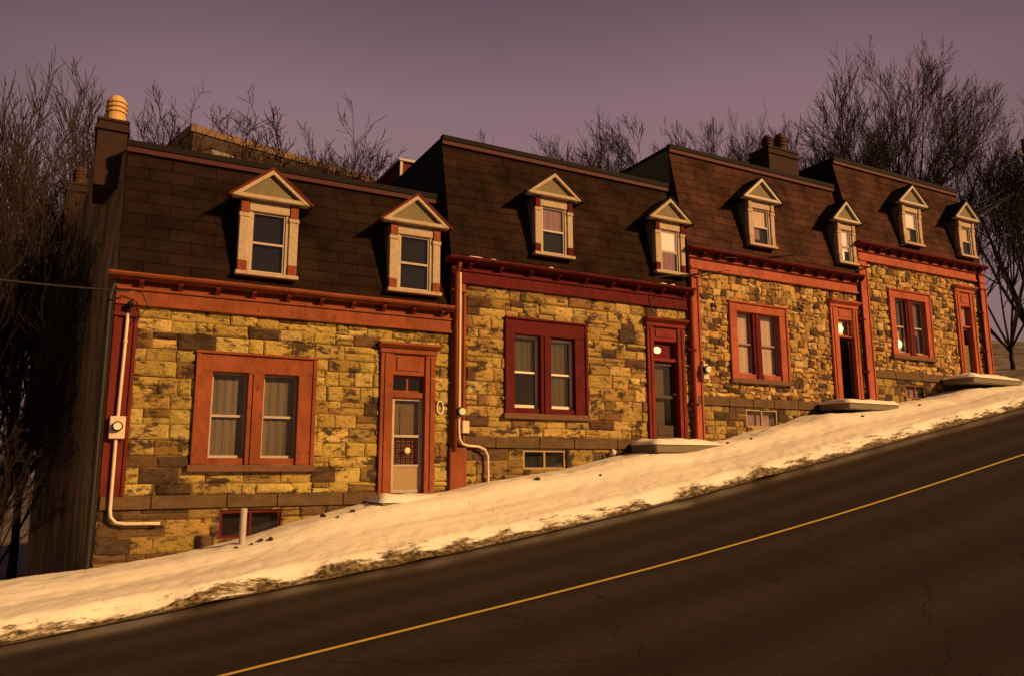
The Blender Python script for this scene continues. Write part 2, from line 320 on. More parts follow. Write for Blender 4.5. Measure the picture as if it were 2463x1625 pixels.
# tyre tracks polished darker, salt haze between them, hairline cracks
t=asp.node_tree; b=t.nodes['Principled BSDF']; cur=b.inputs['Base Color'].links[0].from_socket
g=N(t,'ShaderNodeNewGeometry'); sx=N(t,'ShaderNodeSeparateXYZ'); t.links.new(g.outputs['Position'],sx.inputs[0])
nn=N(t,'ShaderNodeTexNoise'); nn.inputs['Scale'].default_value=.6; t.links.new(g.outputs['Position'],nn.inputs['Vector'])
wv=N(t,'ShaderNodeMath',operation='MULTIPLY_ADD'); wv.inputs[1].default_value=.5; t.links.new(nn.outputs[0],wv.inputs[0]); t.links.new(sx.outputs[1],wv.inputs[2])
w2=N(t,'ShaderNodeMath',operation='MULTIPLY'); w2.inputs[1].default_value=2*math.pi/1.75; t.links.new(wv.outputs[0],w2.inputs[0])
si=N(t,'ShaderNodeMath',operation='SINE'); t.links.new(w2.outputs[0],si.inputs[0])
mr=N(t,'ShaderNodeMapRange'); mr.inputs[1].default_value=-1; mr.inputs[3].default_value=.72; mr.inputs[4].default_value=1.18; t.links.new(si.outputs[0],mr.inputs[0])
sc=N(t,'ShaderNodeVectorMath',operation='SCALE'); t.links.new(cur,sc.inputs[0]); t.links.new(mr.outputs[0],sc.inputs['Scale'])
vo=N(t,'ShaderNodeTexVoronoi',feature='DISTANCE_TO_EDGE'); vo.inputs['Scale'].default_value=.35
n4=N(t,'ShaderNodeTexNoise'); n4.inputs['Scale'].default_value=2.5; n4.inputs['Detail'].default_value=6; t.links.new(g.outputs['Position'],n4.inputs['Vector'])
av=N(t,'ShaderNodeVectorMath',operation='MULTIPLY_ADD'); av.inputs[1].default_value=(.6,.6,0); t.links.new(n4.outputs['Color'],av.inputs[0]); t.links.new(g.outputs['Position'],av.inputs[2]); t.links.new(av.outputs[0],vo.inputs['Vector'])
cm=N(t,'ShaderNodeMapRange'); cm.inputs[1].default_value=.0; cm.inputs[2].default_value=.008; cm.inputs[3].default_value=.8; cm.inputs[4].default_value=0; t.links.new(vo.outputs['Distance'],cm.inputs[0])
cx=N(t,'ShaderNodeMix',data_type='RGBA'); t.links.new(cm.outputs[0],cx.inputs[0]); t.links.new(sc.outputs[0],cx.inputs[6]); cx.inputs[7].default_value=(.008,.006,.006,1); t.links.new(cx.outputs[2],b.inputs['Base Color'])
# meltwater running along the foot of the bank
mw=N(t,'ShaderNodeMapRange'); mw.inputs[1].default_value=-4.3; mw.inputs[2].default_value=-3.5; mw.inputs[3].default_value=.85; mw.inputs[4].default_value=.30; t.links.new(wv.outputs[0],mw.inputs[0]); t.links.new(mw.outputs[0],b.inputs['Roughness'])
grid('road',frange(-30,70,.5),frange(-15.6,-3.02,.5),lambda x,y: zr(x)+.05*math.exp(-((y+8)/3)**2)-.05,M['asphalt'])
mb=MB(); xs=frange(-8,60,.4)
yl=mat('worn_yellow_paint',(.80,.58,.12),rough=.6,noise=.45,nscale=14,vary=(.16,.11,.04))
zc=lambda x,y: zr(x)+.05*math.exp(-((y+8)/3)**2)-.05+.006
for y0,y1 in ((-8.04,-7.95),):
    mb.add([(x,y0,zc(x,y0)) for x in xs]+[(x,y1,zc(x,y1)) for x in xs],[(i,i+1,len(xs)+i+1,len(xs)+i) for i in range(len(xs)-1)])
mb.build('road_marking',yl)['kind']='structure'
grid('snowy_pavement',frange(-14,-4,.2)+frange(-3.95,22,.065)+frange(22.1,46,.12),frange(-3.2,-.02,.06)+[.15,.4,.7,1.0],lambda x,y: zs(x,y)-(.35 if y>.05 and -.3<x<30.6 else 0)-(.15*(y-.05) if y>.05 and x<=0 else 0),M['snow'])
# wide ground sheet: snow-dusted earth behind the row, hillside to the right, reaching the horizon
def gz(x,y):
    if y<-15.4:
        return zr(x)-.06+min(.5,(-y-15.4)*.35)-.0
    if y<-.2: return zr(x)-.35
    if x<31: base=zw(max(x,-10))-.9-.05*min(y,40)
    else: base=zw(min(x,60))-.25+min(.13*max(y,0),7)
    if x<-10: base=zw(-10)-.9+.0*x-.05*min(y,40)
    return base+.25*nz3(x*.2,y*.2)
def sp_(lst): return sorted(set(lst))
gx=sp_([-400,-200,-100,-60]+frange(-40,80,2)+[100,150,250,400]); gy=sp_([-300,-120,-60,-35,-25,-20,-18]+frange(-17,-15,.5)+[-14,-9,-4,-.6,-.1]+frange(1,40,2)+[50,70,100,150,250,500,900])
gm=mat('rough_snowy_earth',(.045,.030,.022),rough=1,noise=1,nscale=1.1,vary=(.30,.25,.24),bump=.6,bscale=6)
grid('ground',gx,gy,gz,gm)

# ------------------------------------------------------------------ stone walls
def subtract(rects,h):
    out=[]
    for a,b,c,d in rects:
        if h[0]>=b or h[1]<=a or h[2]>=d or h[3]<=c: out.append((a,b,c,d)); continue
        if a<h[0]: out.append((a,h[0],c,d))
        if b>h[1]: out.append((h[1],b,c,d))
        m0,m1=max(a,h[0]),min(b,h[1])
        if c<h[2]: out.append((m0,m1,c,h[2]))
        if d>h[3]: out.append((m0,m1,h[3],d))
    return out
def blocks(mb,x0,x1,z0,z1,holes,rh,rw,rnd,pal,jit,gap=.006,prot=.03,drop=0):
    z=z0; rects=[]
    while z<z1-.02:
        h=rnd.uniform(*rh)
        if z+h>z1-.08: h=z1-z
        x=x0-rnd.uniform(0,.2)
        while x<x1:
            wd=rnd.uniform(*rw)
            if x+wd>x1-.08: wd=x1-x
            a=max(x,x0)
            if rnd.random()<.22 and h>.2:            # a jumper of two thin stones
                k=rnd.uniform(.4,.6); rects+=[(a,x+wd,z,z+h*k),(a,x+wd,z+h*k,z+h)]
            else: rects.append((a,x+wd,z,z+h))
            x+=wd
        z+=h
    for hh in holes: rects=subtract(rects,hh)
    for (a,b,c,d) in rects:
        if b-a<.05 or d-c<.04: continue
        J=lambda k=1: rnd.uniform(-jit,jit)*k
        g=gap; y=-rnd.uniform(.3,1)*prot; i=min(.035,(b-a)*.22,(d-c)*.22)
        C=[(a+g,c+g),(b-g,c+g),(b-g,d-g),(a+g,d-g)]; C=[(p+J(),q+J()) for p,q in C]
        # outer ring with midpoints so that edges are not straight
        ring=[]
        for k in range(4):
            p,q=C[k],C[(k+1)%4]; ring.append(p); ring.append(((p[0]+q[0])/2+J(.8),(p[1]+q[1])/2+J(.8)))
        cx=sum(p[0] for p in ring)/8; cz=sum(p[1] for p in ring)/8
        inner=[]
        for p in ring:
            dx,dz=cx-p[0],cz-p[1]; inner.append((p[0]+(i if dx>0 else -i)*(abs(dx)>.02),y+rnd.uniform(-.008,.008),p[1]+(i if dz>0 else -i)*(abs(dz)>.02)))
        vs=[(p[0],.012,p[1]) for p in ring]+[(p[0],y*.45,p[1]) for p in ring]+inner+[(cx+J(2),y-rnd.uniform(0,.02),cz+J(2))]
        fs=[(k,(k+1)%8,8+(k+1)%8,8+k) for k in range(8)]+[(8+k,8+(k+1)%8,16+(k+1)%8,16+k) for k in range(8)]+[(16+k,16+(k+1)%8,24) for k in range(8)]
        u=rnd.random(); acc=0
        for pr,col in pal:
            acc+=pr
            if u<=acc: break
        v=rnd.uniform(.78,1.18); mb.add(vs,fs,tuple(min(1,q*v*rnd.uniform(.95,1.05)) for q in col))
def plate(x0,x1,z0,z1,holes,y,depth):
    mb=MB(); xs=sp_([x0,x1]+[v for h in holes for v in h[:2]]); zz=sp_([z0,z1]+[v for h in holes for v in h[2:4]])
    xs=[v for v in xs if x0<=v<=x1]; zz=[v for v in zz if z0<=v<=z1]
    for a,b in zip(xs,xs[1:]):
        for c,d in zip(zz,zz[1:]):
            mx,mz=(a+b)/2,(c+d)/2
            if any(h[0]<mx<h[1] and h[2]<mz<h[3] for h in holes): continue
            mb.add([(a,y,c),(b,y,c),(b,y,d),(a,y,d)],[(0,1,2,3)])
    for h in holes:
        a,b,c,d=h[:4]
        mb.add([(a,y,c),(b,y,c),(b,y,d),(a,y,d),(a,y+depth,c),(b,y+depth,c),(b,y+depth,d),(a,y+depth,d)],[(0,1,5,4),(1,2,6,5),(2,3,7,6),(3,0,4,7)])
    return mb
YEL=[(.52,(.49,.365,.105)),(.20,(.40,.285,.085)),(.12,(.57,.44,.16)),(.06,(.25,.15,.05)),(.05,(.13,.065,.040)),(.03,(.05,.03,.03))]
YEL2=[(.48,(.51,.355,.12)),(.24,(.41,.27,.09)),(.12,(.59,.44,.17)),(.07,(.24,.13,.06)),(.06,(.09,.04,.035)),(.03,(.05,.03,.03))]
RUB=[(.36,(.52,.33,.11)),(.20,(.42,.26,.10)),(.22,(.60,.43,.20)),(.10,(.26,.15,.07)),(.12,(.07,.038,.032))]
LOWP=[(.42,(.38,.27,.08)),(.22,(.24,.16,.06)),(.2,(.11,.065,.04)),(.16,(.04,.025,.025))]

# ------------------------------------------------------------------ window / door builders
def folds(x0,x1,y,z0,z1,amp,n,rnd):
    mb=MB(); k=max(8,int(n*6)); vs=[]
    ph=rnd.uniform(0,6)
    for i in range(k+1):
        t=i/k; a=amp*(math.sin(t*n*2*math.pi+ph)+.5*math.sin(t*n*4.6*math.pi+ph*2))
        vs.append((x0+(x1-x0)*t,y+a,z0)); vs.append((x0+(x1-x0)*t,y+a*.8,z1))
    mb.add(vs,[(2*i,2*i+2,2*i+3,2*i+1) for i in range(k)]); return mb
def sash(parent,x0,x1,z0,z1,y,zm,mf,fw_=.045,mid=.05,glass=True):
    m=MB()
    m.box(x0,x0+fw_,y,y+.05,z0,z1); m.box(x1-fw_,x1,y,y+.05,z0,z1)
    m.box(x0+fw_,x1-fw_,y+.002,y+.05,z0,z0+fw_*1.3); m.box(x0+fw_,x1-fw_,y+.002,y+.05,z1-fw_,z1)
    if zm: m.box(x0+fw_,x1-fw_,y-.006,y+.05,zm-mid/2,zm+mid/2)
    s=m.build('sash',mf,parent)
    if glass:
        g=MB(); g.add([(x0+fw_,y+.03,z0+fw_),(x1-fw_,y+.03,z0+fw_),(x1-fw_,y+.03,z1-fw_),(x0+fw_,y+.03,z1-fw_)],[(0,1,2,3)]); g.build('pane',M['glass'],parent)
    return s
def surround(x0,x1,z0,z1,inn,y0=-.07):
    """frame boards of one window: outer rect minus the inner openings, with a raised outer bead"""
    m=MB(); xs=[x0]+[v for a in inn for v in a[:2]]+[x1]; zb=inn[0][2]; zt=inn[0][3]
    for i in (0,len(xs)-2): m.box(xs[i],xs[i+1],y0,.17,z0,zt,.008)
    m.box(x0,x1,y0-.004,.17,zt,z1,.008)
    for i in range(1,len(xs)-1,2): m.box(xs[i],xs[i+1],y0+.05,.17,z0,zb)
    m.box(x0-.035,x0+.05,y0-.03,.02,z0,z1+.03,.008); m.box(x1-.05,x1+.035,y0-.03,.02,z0,z1+.03,.008)
    m.box(x0-.06,x1+.06,y0-.055,.02,z1,z1+.055,.01)
    return m
def curt(parent,x0,x1,z0,z1,m,rnd,y=.26,amp=.022,n=7,name='curtain'):
    return folds(x0,x1,y,z0,z1,amp,n,rnd).build(name,m,parent,smooth=True)

# ------------------------------------------------------------------ houses
def house(i,X0,X1,Z,cfg):
    rnd=random.Random(100+i*7)
    t1,t2=cfg['trim'],cfg['trimd']
    H=thing('terraced_house',(X0,0,Z),cfg['label'],'house','stone terraced houses stepping up the hill')
    win=cfg['win']; door=cfg['door']; bas=cfg['bas']
    ZF=Z+3.80; ZC=Z+4.36; sc0,sc1=Z-.32,Z-.05
    fr=(win[0],win[1],win[2],win[3]); dr=(door[0],door[1],Z-.12,door[2])
    basr=[b_[:4] for b_ in bas]
    holes=[fr,dr]+basr; bot=Z-2.6
    # backing wall with real openings
    plate(X0,X1,bot,ZF+.3,holes,.005,.30).build('wall',M['mortar'] if i<2 else M['mortar3'],H)
    mb=MB()
    if i<2: blocks(mb,X0+.42,X1-.02,sc1,ZF+.02,holes,(.20,.36),(.26,.80),rnd,YEL if i==0 else YEL2,.014,prot=.055)
    else: blocks(mb,X0+.35,X1-.02,sc1,ZF+.02,holes,(.11,.27),(.12,.38),rnd,RUB,.042,gap=.009,prot=.05)
    mb.build('stone_facing',M['stone1'] if i<2 else M['stone3'],H)
    mb=MB()
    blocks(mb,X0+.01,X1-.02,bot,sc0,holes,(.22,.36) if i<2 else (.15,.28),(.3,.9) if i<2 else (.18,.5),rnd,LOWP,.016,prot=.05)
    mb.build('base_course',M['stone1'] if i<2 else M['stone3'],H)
    mb=MB(); x=X0+.02
    while x<X1-.03:                                         # string course of long stones
        L=min(rnd.uniform(.7,1.5),X1-.02-x)
        if L<.1: break
        for (a,b_,c,d) in subtract([(x+.008,x+L-.008,sc0,sc1)],dr): mb.box(a,b_,-.075-rnd.uniform(0,.015),.004,c+.004,d,.012)
        x+=L
    mb.build('string_course',M['band'],H)
    # sides, back and flat roof
    mb=MB(); SD=7.4
    for q in ((X0+.02,X0+.30,.31,SD,bot,Z+4.3),(X1-.30,X1-.02,.31,SD,bot,Z+4.3)):
        mb=MB(); mb.box(*q); mb.build('side_wall',M['brick'],H)
    mb=MB(); mb.box(X0+.31,X1-.31,SD-.28,SD-.01,bot,Z+7.2); mb.build('rear_wall',M['brick'],H)
    mb=MB(); mb.box(X0+.3,X1-.3,1.6,1.66,bot,Z+4.2); mb.build('interior',M['dark'],H)
    # pilasters
    for (a,b_,z0_,z1_,m_) in cfg['pil']:
        mb=MB(); mb.box(a,b_,-.085,.0,z0_,z1_,.01); mb.box(a+.0,a+.07,-.115,-.08,z0_,z1_-.3,.01); mb.box(b_-.07,b_,-.115,-.08,z0_,z1_-.3,.01)
        mb.box(a-.02,b_+.02,-.15,-.0,z1_-.34,z1_-.26,.01)
        if cfg.get('plinth'): mb.box(a-.03,b_+.03,-.14,-.0,z0_,z0_+1.05,.012)
        mb.build('pilaster',m_,H)
    # frieze + cornice
    mb=MB(); mb.box(X0,X1-.0,-.095,.02,ZF,ZF+.27,.01); mb.box(X0,X1,-.125,-.05,ZF-.045,ZF+.035,.012); mb.box(X0,X1,-.07,.02,ZF+.27,ZC-.09)
    mb.build('frieze',t1,H)
    mb=MB(); prof=[(.05,ZC-.09),(-.22,ZC-.09),(-.26,ZC-.05),(-.32,ZC-.04),(-.35,ZC),(-.35,ZC+.035),(.06,ZC+.06)]
    
    cuts=[X0-.16+(X1-.03-X0+.16)*k_/8 for k_ in range(9)]
    nP=len(prof); mb.add([(x_,p_[0],p_[1]) for x_ in cuts for p_ in prof],[tuple(range(nP))[::-1],tuple(8*nP+k_ for k_ in range(nP))]+[(j_*nP+k_,j_*nP+(k_+1)%nP,(j_+1)*nP+(k_+1)%nP,(j_+1)*nP+k_) for j_ in range(8) for k_ in range(nP)]); mb.box(X0,X1,-.135,-.06,ZF+.265,ZF+.315,.01)
    cn=mb.build('cornice',t2 if i else t1,H)
    nb=cfg['nb']
    for k in range(nb):
        bx=X0+.45+(X1-X0-.75)*k/(nb-1)
        mb=MB(); mb.prism([(-.07,ZF+.32),(-.12,ZF+.32),(-.16,ZF+.36),(-.24,ZF+.42),(-.27,ZC-.09),(-.07,ZC-.09)],bx-.045,bx+.045,'x')
        mb.build('bracket',cfg['brk'],cn)
    # mansard
    zt=Z+cfg['mt']; yt=.72; zb=ZC+.055
    mb=MB(); xa=X0-(.0); xb=X1-.0
    mb.add([(xa,-.02,zb),(xb,-.02,zb),(xb,yt,zt),(xa,yt,zt),(xa,.6,zb),(xb,.6,zb)],[(0,1,2,3),(0,3,4),(1,5,2)])
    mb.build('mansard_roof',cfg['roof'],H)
    mb=MB(); mb.prism([(-.02,zb),(yt,zt-.02),(SD,zt-.02),(SD,zb)],xa+.01,xa+.10,'x'); mb.build('party_wall',cfg['side'],H); mb=MB(); mb.prism([(-.02,zb),(yt,zt-.02),(SD,zt-.02),(SD,zb)],xb-.10,xb-.01,'x')
    mb.build('party_wall',cfg['side'],H)
    mb=MB(); mb.box(xa,xb,yt+.01,SD+.1,zt-.02,zt+.10); mb.build('flat_roof',M['rooff'],H)
    mb=MB(); mb.box(xa-.02,xb+.0,yt-.11,yt+.05,zt-.01,zt+.13,.01); mb.build('roof_edge',M['rooff'],H); mb=MB(); mb.box(xa-.02,xb,yt-.10,yt+.0,zt-.14,zt-.02,.012)
    mb.build('roof_trim',M['fascia'],H)
    # main window
    W=thing0('window',H,(win[0],0,win[2]))
    inn=cfg['sashes']
    surround(win[0]+.0,win[1],win[2],win[3],inn).build('surround',cfg['wtrim'],W)
    mb=MB(); mb.box(inn[0][1],inn[1][0],cfg.get('muly',-.07),.17,win[2],inn[0][3],.01); mb.box(inn[0][1]+.10,inn[1][0]-.10,cfg.get('muly',-.07)-.03,.0,win[2],inn[0][3],.008); mb.build('mullion',cfg.get('mul',cfg['wtrim']),W)
    mb=MB(); mb.box(win[0]-.10,win[1]+.06,-.15,.05,win[2]-.15,win[2]-.002,.015); mb.build('sill',M['sill'],W)
    for k,s_ in enumerate(inn):
        sash(W,s_[0],s_[1],s_[2],s_[3],.10,s_[2]+(s_[3]-s_[2])*.49,cfg['sashm'],cfg.get('sw',.045))
        for c_ in cfg['curt']:
            zz0=s_[2]+(s_[3]-s_[2])*c_[1]; xx0=s_[0]+(s_[1]-s_[0])*c_[3]; xx1=s_[0]+(s_[1]-s_[0])*c_[4]
            if c_[5] is None or c_[5]==k:
                curt(W,xx0,xx1,zz0,s_[2]+(s_[3]-s_[2])*c_[2],c_[0],rnd,y=.185,amp=c_[6],n=c_[7])
    # basement windows
    for b_ in bas:
        B=thing0('basement_window',H,(b_[0],0,b_[2]))
        mb=MB(); a,b2,c,d=b_[:4]; y=.02
        mb.box(a,b2,y,y+.06,d-.06,d); mb.box(a,b2,y,y+.06,c,c+.05); mb.box(a,a+.06,y+.001,y+.06,c+.05,d-.06); mb.box(b2-.06,b2,y+.001,y+.06,c+.05,d-.06); mb.box((a+b2)/2-.025,(a+b2)/2+.025,y+.002,y+.06,c+.05,d-.06)
        mb.build('frame',b_[4],B)
        g=MB(); g.add([(a+.05,y+.04,c),(b2-.05,y+.04,c),(b2-.05,y+.04,d),(a+.05,y+.04,d)],[(0,1,2,3)]); g.build('pane',M['glass'],B)
        mb=MB(); mb.box(a,b2,.2,.22,c,d); mb.build('backing',b_[5],B)
    # door case
    D=thing0('doorway',H,(door[0],0,Z-.12))
    a,b_,zt_=door[:3]; la,lb,lz0,lz1=cfg['leaf']; tz0,tz1=cfg['trans']
    mb=MB(); mb.box(a,la,-.10,.17,Z-.12,zt_-.22,.01); mb.box(lb,b_,-.10,.17,Z-.12,zt_-.22,.01); mb.box(la,lb,-.06,.17,tz1,zt_-.22,.008)
    mb.box(la+.08,lb-.08,-.085,-.05,tz1+.1,zt_-.30,.015)
    mb.box(la,lb,-.03,.17,lz1,tz0,.008)
    mb.box(a+.10,a+.13,-.125,-.09,Z-.05,zt_-.26); mb.box(b_-.13,b_-.10,-.125,-.09,Z-.05,zt_-.26)
    mb.box(a-.03,b_+.03,-.13,.01,zt_-.22,zt_-.10,.012); mb.prism([(0,zt_-.10),(-.16,zt_-.10),(-.25,zt_-.03),(-.25,zt_+.02),(0,zt_+.05)],a-.07,b_+.07,'x')
    mb.build('door_case',cfg['dtrim'],D)
    mb=MB(); mb.box(la-.05,lb+.05,-.16,.10,lz0-.09,lz0-.005,.012); mb.build('threshold',M['sill'],D)
    cfg['doorf'](D,la,lb,lz0,lz1,tz0,tz1,rnd)
    # dormers
    for k,dm in enumerate(cfg['dorm']): dormer(H,dm,cfg,rnd,k,zt,zb,yt)
    return H
def thing0(name,parent,wl):
    o=bpy.data.objects.new(name,None); COL.objects.link(o); o.parent=parent; pl=world_loc(parent); o.location=Vector(wl)-pl; o.empty_display_size=.2
    return o
def dormer(H,dm,cfg,rnd,k,zt,zb,yt):
    a,b,z0,z1,pa,pb,za=dm['r']                        # body, pediment ends, apex
    D=thing0('dormer',H,((a+b)/2,0,z0)); y=-.075; roofy=lambda z:-.02+(z-zb)/(zt-zb)*(yt+.02)
    cr,bl=cfg['dcream'],cfg['dblock']
    yb=roofy(za)+.25
    ck=M['ped']
    for q0,q1 in ((a+.03,a+.07),(b-.07,b-.03)): mb=MB(); mb.box(q0,q1,y+.05,yb,z0,z1); mb.build('cheek',ck,D)
    # pilasters with coloured blocks
    pw=.20 if b-a>1.2 else .17
    for x0,x1 in ((a,a+pw),(b-pw,b)):
        mb=MB(); mb.box(x0,x1,y-.03,y+.14,z0+.30,z1-.42,.012); mb.box(x0-.015,x1+.015,y-.045,y+.08,z1-.42,z1-.32,.012); mb.build('pilaster',cr,D)
        mb=MB(); mb.box(x0,x1,y-.04,y+.14,z0+.07,z0+.30,.01); mb.build('pilaster_block',bl,D); mb=MB(); mb.box(x0+.01,x1-.01,y-.05,y+.08,z1-.32,z1-.02,.01); mb.build('pilaster_block',bl,D)
    mb=MB(); mb.box(a-.04,b+.04,y-.09,y+.10,z0-.02,z0+.07,.012); mb.build('sill',cr,D)
    mb=MB(); mb.box(a+pw,b-pw,y-.02,y+.08,z1-.26,z1-.02,.01); mb.box(a+pw,a+pw+.07,y+.01,y+.08,z0+.07,z1-.26); mb.box(b-pw-.07,b-pw,y+.01,y+.08,z0+.07,z1-.26); mb.build('window_frame',cr,D)
    xs0,xs1=a+pw+.07,b-pw-.07; zz0,zz1=z0+.07,z1-.26
    sash(D,xs0,xs1,zz0,zz1,y+.04,zz0+(zz1-zz0)*.49,cfg['dsash'],.04,.05)
    bm_=MB(); bm_.box(xs0-.02,xs1+.02,y+.118,y+.128,zz0,zz1); bm_.build('interior',M['dark'],D)
    for (m_,f0,f1,g0,g1,nm) in dm.get('blind',[]):
        curt(D,xs0+(xs1-xs0)*g0,xs0+(xs1-xs0)*g1,zz0+(zz1-zz0)*f0,zz0+(zz1-zz0)*f1,m_,rnd,y=y+.098,amp=.005,n=4,name=nm)
    # pediment: horizontal board, two raking boards, tympanum, roof planes
    cx=(pa+pb)/2; th=.085; yf=y-.17
    mb=MB(); mb.box(pa+.02,pb-.02,yf,y+.06,z1-.01,z1+th,.012)
    for s_ in (-1,1):
        xe=pa if s_<0 else pb; d=Vector((cx-xe,0,za-z1-.02)); nrm=Vector((-d.z,0,d.x)).normalized(); 
        if nrm.z<0: nrm=-nrm
        p=[(xe,z1+.01),(cx,za-.01)]; q=[(cx-0,za-.01-th*1.25),(xe-s_*th*1.5,z1+.01)]
        mb.prism(p+q,yf-.01,y-.02,'y')
    mb.build('pediment_board',cfg['dped'],D)
    mb=MB(); mb.prism([(pa+.12,z1+th),(pb-.12,z1+th),(cx,za-.1)],y-.09,y+.02,'y'); mb.build('tympanum',M['ped'],D)
    mb=MB()
    for s_ in (-1,1):
        xe=pa if s_<0 else pb
        p=[(xe+s_*.05,z1-.03),(cx,za+.0),(cx,za+.055),(xe+s_*.07,z1+.02)]
        mb.prism(p,yf-.03,yb+.1,'y')
    mb.build('dormer_roof',cfg['droof'],D)

# door leaf functions
def door_a(D,a,b,z0,z1,t0,t1,rnd):
    mb=MB(); w_=.10; y=.04
    mb.box(a,a+w_,y,y+.05,z0,z1,.006); mb.box(b-w_,b,y,y+.05,z0,z1,.006); mb.box(a+w_,b-w_,y+.001,y+.05,z1-.06,z1); mb.box(a+w_,b-w_,y+.001,y+.05,z0,z0+.07); mb.box(a+w_,b-w_,y+.001,y+.05,z0+1.28,z0+1.34); mb.box(a+w_,b-w_,y+.001,y+.05,z0+.60,z0+.65)
    mb.build('door_leaf',M['sash'],D)
    mb=MB(); mb.box(a+w_,b-w_,y+.02,y+.04,z0+.07,z0+.60); mb.build('kick_panel',M['tan'],D)
    mb=MB(); mb.add([(a+w_,y+.03,z0+.65),(b-w_,y+.03,z0+.65),(b-w_,y+.03,z1-.06),(a+w_,y+.03,z1-.06)],[(0,1,2,3)]); mb.build('pane',M['glass'],D)
    mb=MB(); mb.box(a+.02,b-.02,y+.12,y+.16,z0,z1); mb.box(a+.28,b-.28,y+.10,y+.13,z0+1.3,z1-.2); mb.build('inner_door',M['doorbr'],D)
    mb=MB()
    gx0,gx1,gz0,gz1=a+w_,b-w_,z0+.67,z0+1.28
    for k in range(5): x=gx0+(gx1-gx0)*(k+.5)/5; mb.box(x-.008,x+.008,y-.005,y+.012,gz0,gz1)
    for k in range(5): z=gz0+(gz1-gz0)*(k+.5)/5; mb.box(gx0,gx1,y-.009,y+.008,z-.007,z+.007)
    for k in range(4):
        for j in range(4): mb.sphere((gx0+(gx1-gx0)*(k+1)/5,y-.004,gz0+(gz1-gz0)*(j+1)/5),.022,6,4,(1,.4,1))
    mb.build('grille',M['trim3d'],D)
    mb=MB(); mb.sphere(((gx0+gx1)/2+.03,y-.012,(gz0+gz1)/2),.075,14,8,(1,.25,1)); mb.build('round_emblem',M['blind'],D)
    mb=MB(); mb.box(a+.0,b-.0,.06,.12,t0,t0+.05); mb.box(a,b,.06,.12,t1-.05,t1); mb.box((a+b)/2-.025,(a+b)/2+.025,.062,.12,t0+.05,t1-.05); mb.box(a,a+.05,.062,.12,t0+.05,t1-.05); mb.box(b-.05,b,.062,.12,t0+.05,t1-.05)
    mb.build('transom_frame',M['trim1'],D)
    mb=MB(); mb.add([(a+.05,.09,t0+.05),(b-.05,.09,t0+.05),(b-.05,.09,t1-.05),(a+.05,.09,t1-.05)],[(0,1,2,3)]); mb.build('transom_pane',M['glass'],D)
def door_b(D,a,b,z0,z1,t0,t1,rnd):
    y=.08; w_=.10; mb=MB()
    mb.box(a,a+w_,y,y+.05,z0,z1,.006); mb.box(b-w_,b,y,y+.05,z0,z1,.006); mb.box(a+w_,b-w_,y+.001,y+.05,z1-.1,z1); mb.box(a+w_,b-w_,y+.001,y+.05,z0,z0+.35); mb.box(a+w_,b-w_,y+.001,y+.05,z0+1.12,z0+1.2)
    mb.box(a+.17,b-.17,y-.012,y+.0,z0+.07,z0+.28,.005)
    mb.build('door_leaf',M['doordk'],D)
    mb=MB(); mb.add([(a+w_,y+.03,z0+.35),(b-w_,y+.03,z0+.35),(b-w_,y+.03,z1-.1),(a+w_,y+.03,z1-.1)],[(0,1,2,3)]); mb.build('pane',M['glass'],D)
    mb=MB(); mb.box(a+.02,b-.30,y+.16,y+.18,z0,z1); mb.build('inner_door',M['curtain2'],D)
    mb=MB(); mb.sphere((b-.07,y-.04,z0+1.25),.028,10,6); mb.tube([(b-.07,y-.04,z0+1.25),(b-.07,y+.01,z0+1.25)],.012,6); mb.build('door_knob',M['steel'],D)
    mb=MB(); mb.box(a,b,.10,.14,t0,t1); mb.build('transom_panel',M['trim2'],D)
    mb=MB(); mb.sphere((a+.20,.03,t0+.22),.105,16,10,(1.35,.6,.95)); mb.build('porch_lamp',M['plate'],D)
def door_c(D,a,b,z0,z1,t0,t1,rnd):
    mb=MB(); mb.box(a,a+.03,.05,.10,z0,z1); mb.box(b-.03,b,.05,.10,z0,z1); mb.box(a+.03,b-.03,.05,.10,z1-.05,z1); mb.build('door_frame',M['trim3d'],D)
    mb=MB(); mb.box(b-.05,b-.01,.24,.95,z0,z1-.05); mb.build('open_door',M['dark'],D); mb=MB(); mb.box(a+.0,b-.0,1.0,1.05,z0,z1); mb.build('dark_hall',M['dark'],D)
    mb=MB(); mb.box(a,b,.06,.10,t0,t0+.05); mb.box(a,b,.06,.10,t1-.04,t1); mb.box(a,a+.05,.062,.10,t0+.05,t1-.04); mb.box(b-.05,b,.062,.10,t0+.05,t1-.04); mb.build('transom_frame',M['trim3'],D)
    mb=MB(); mb.add([(a+.05,.08,t0+.05),(b-.05,.08,t0+.05),(b-.05,.08,t1-.04),(a+.05,.08,t1-.04)],[(0,1,2,3)]); mb.build('transom_pane',M['glass'],D)
    mb=MB(); mb.box(a,b,.36,.38,t0,t1+.0); mb.build('transom_blind',M['glow'],D)  # blind emits by itself, standing in for the hall lamp's light on it
    mb=MB(); mb.sphere((a+.38,.22,t0+.29),.15,16,10); mb.build('hall_lamp',M['bulb'],D)
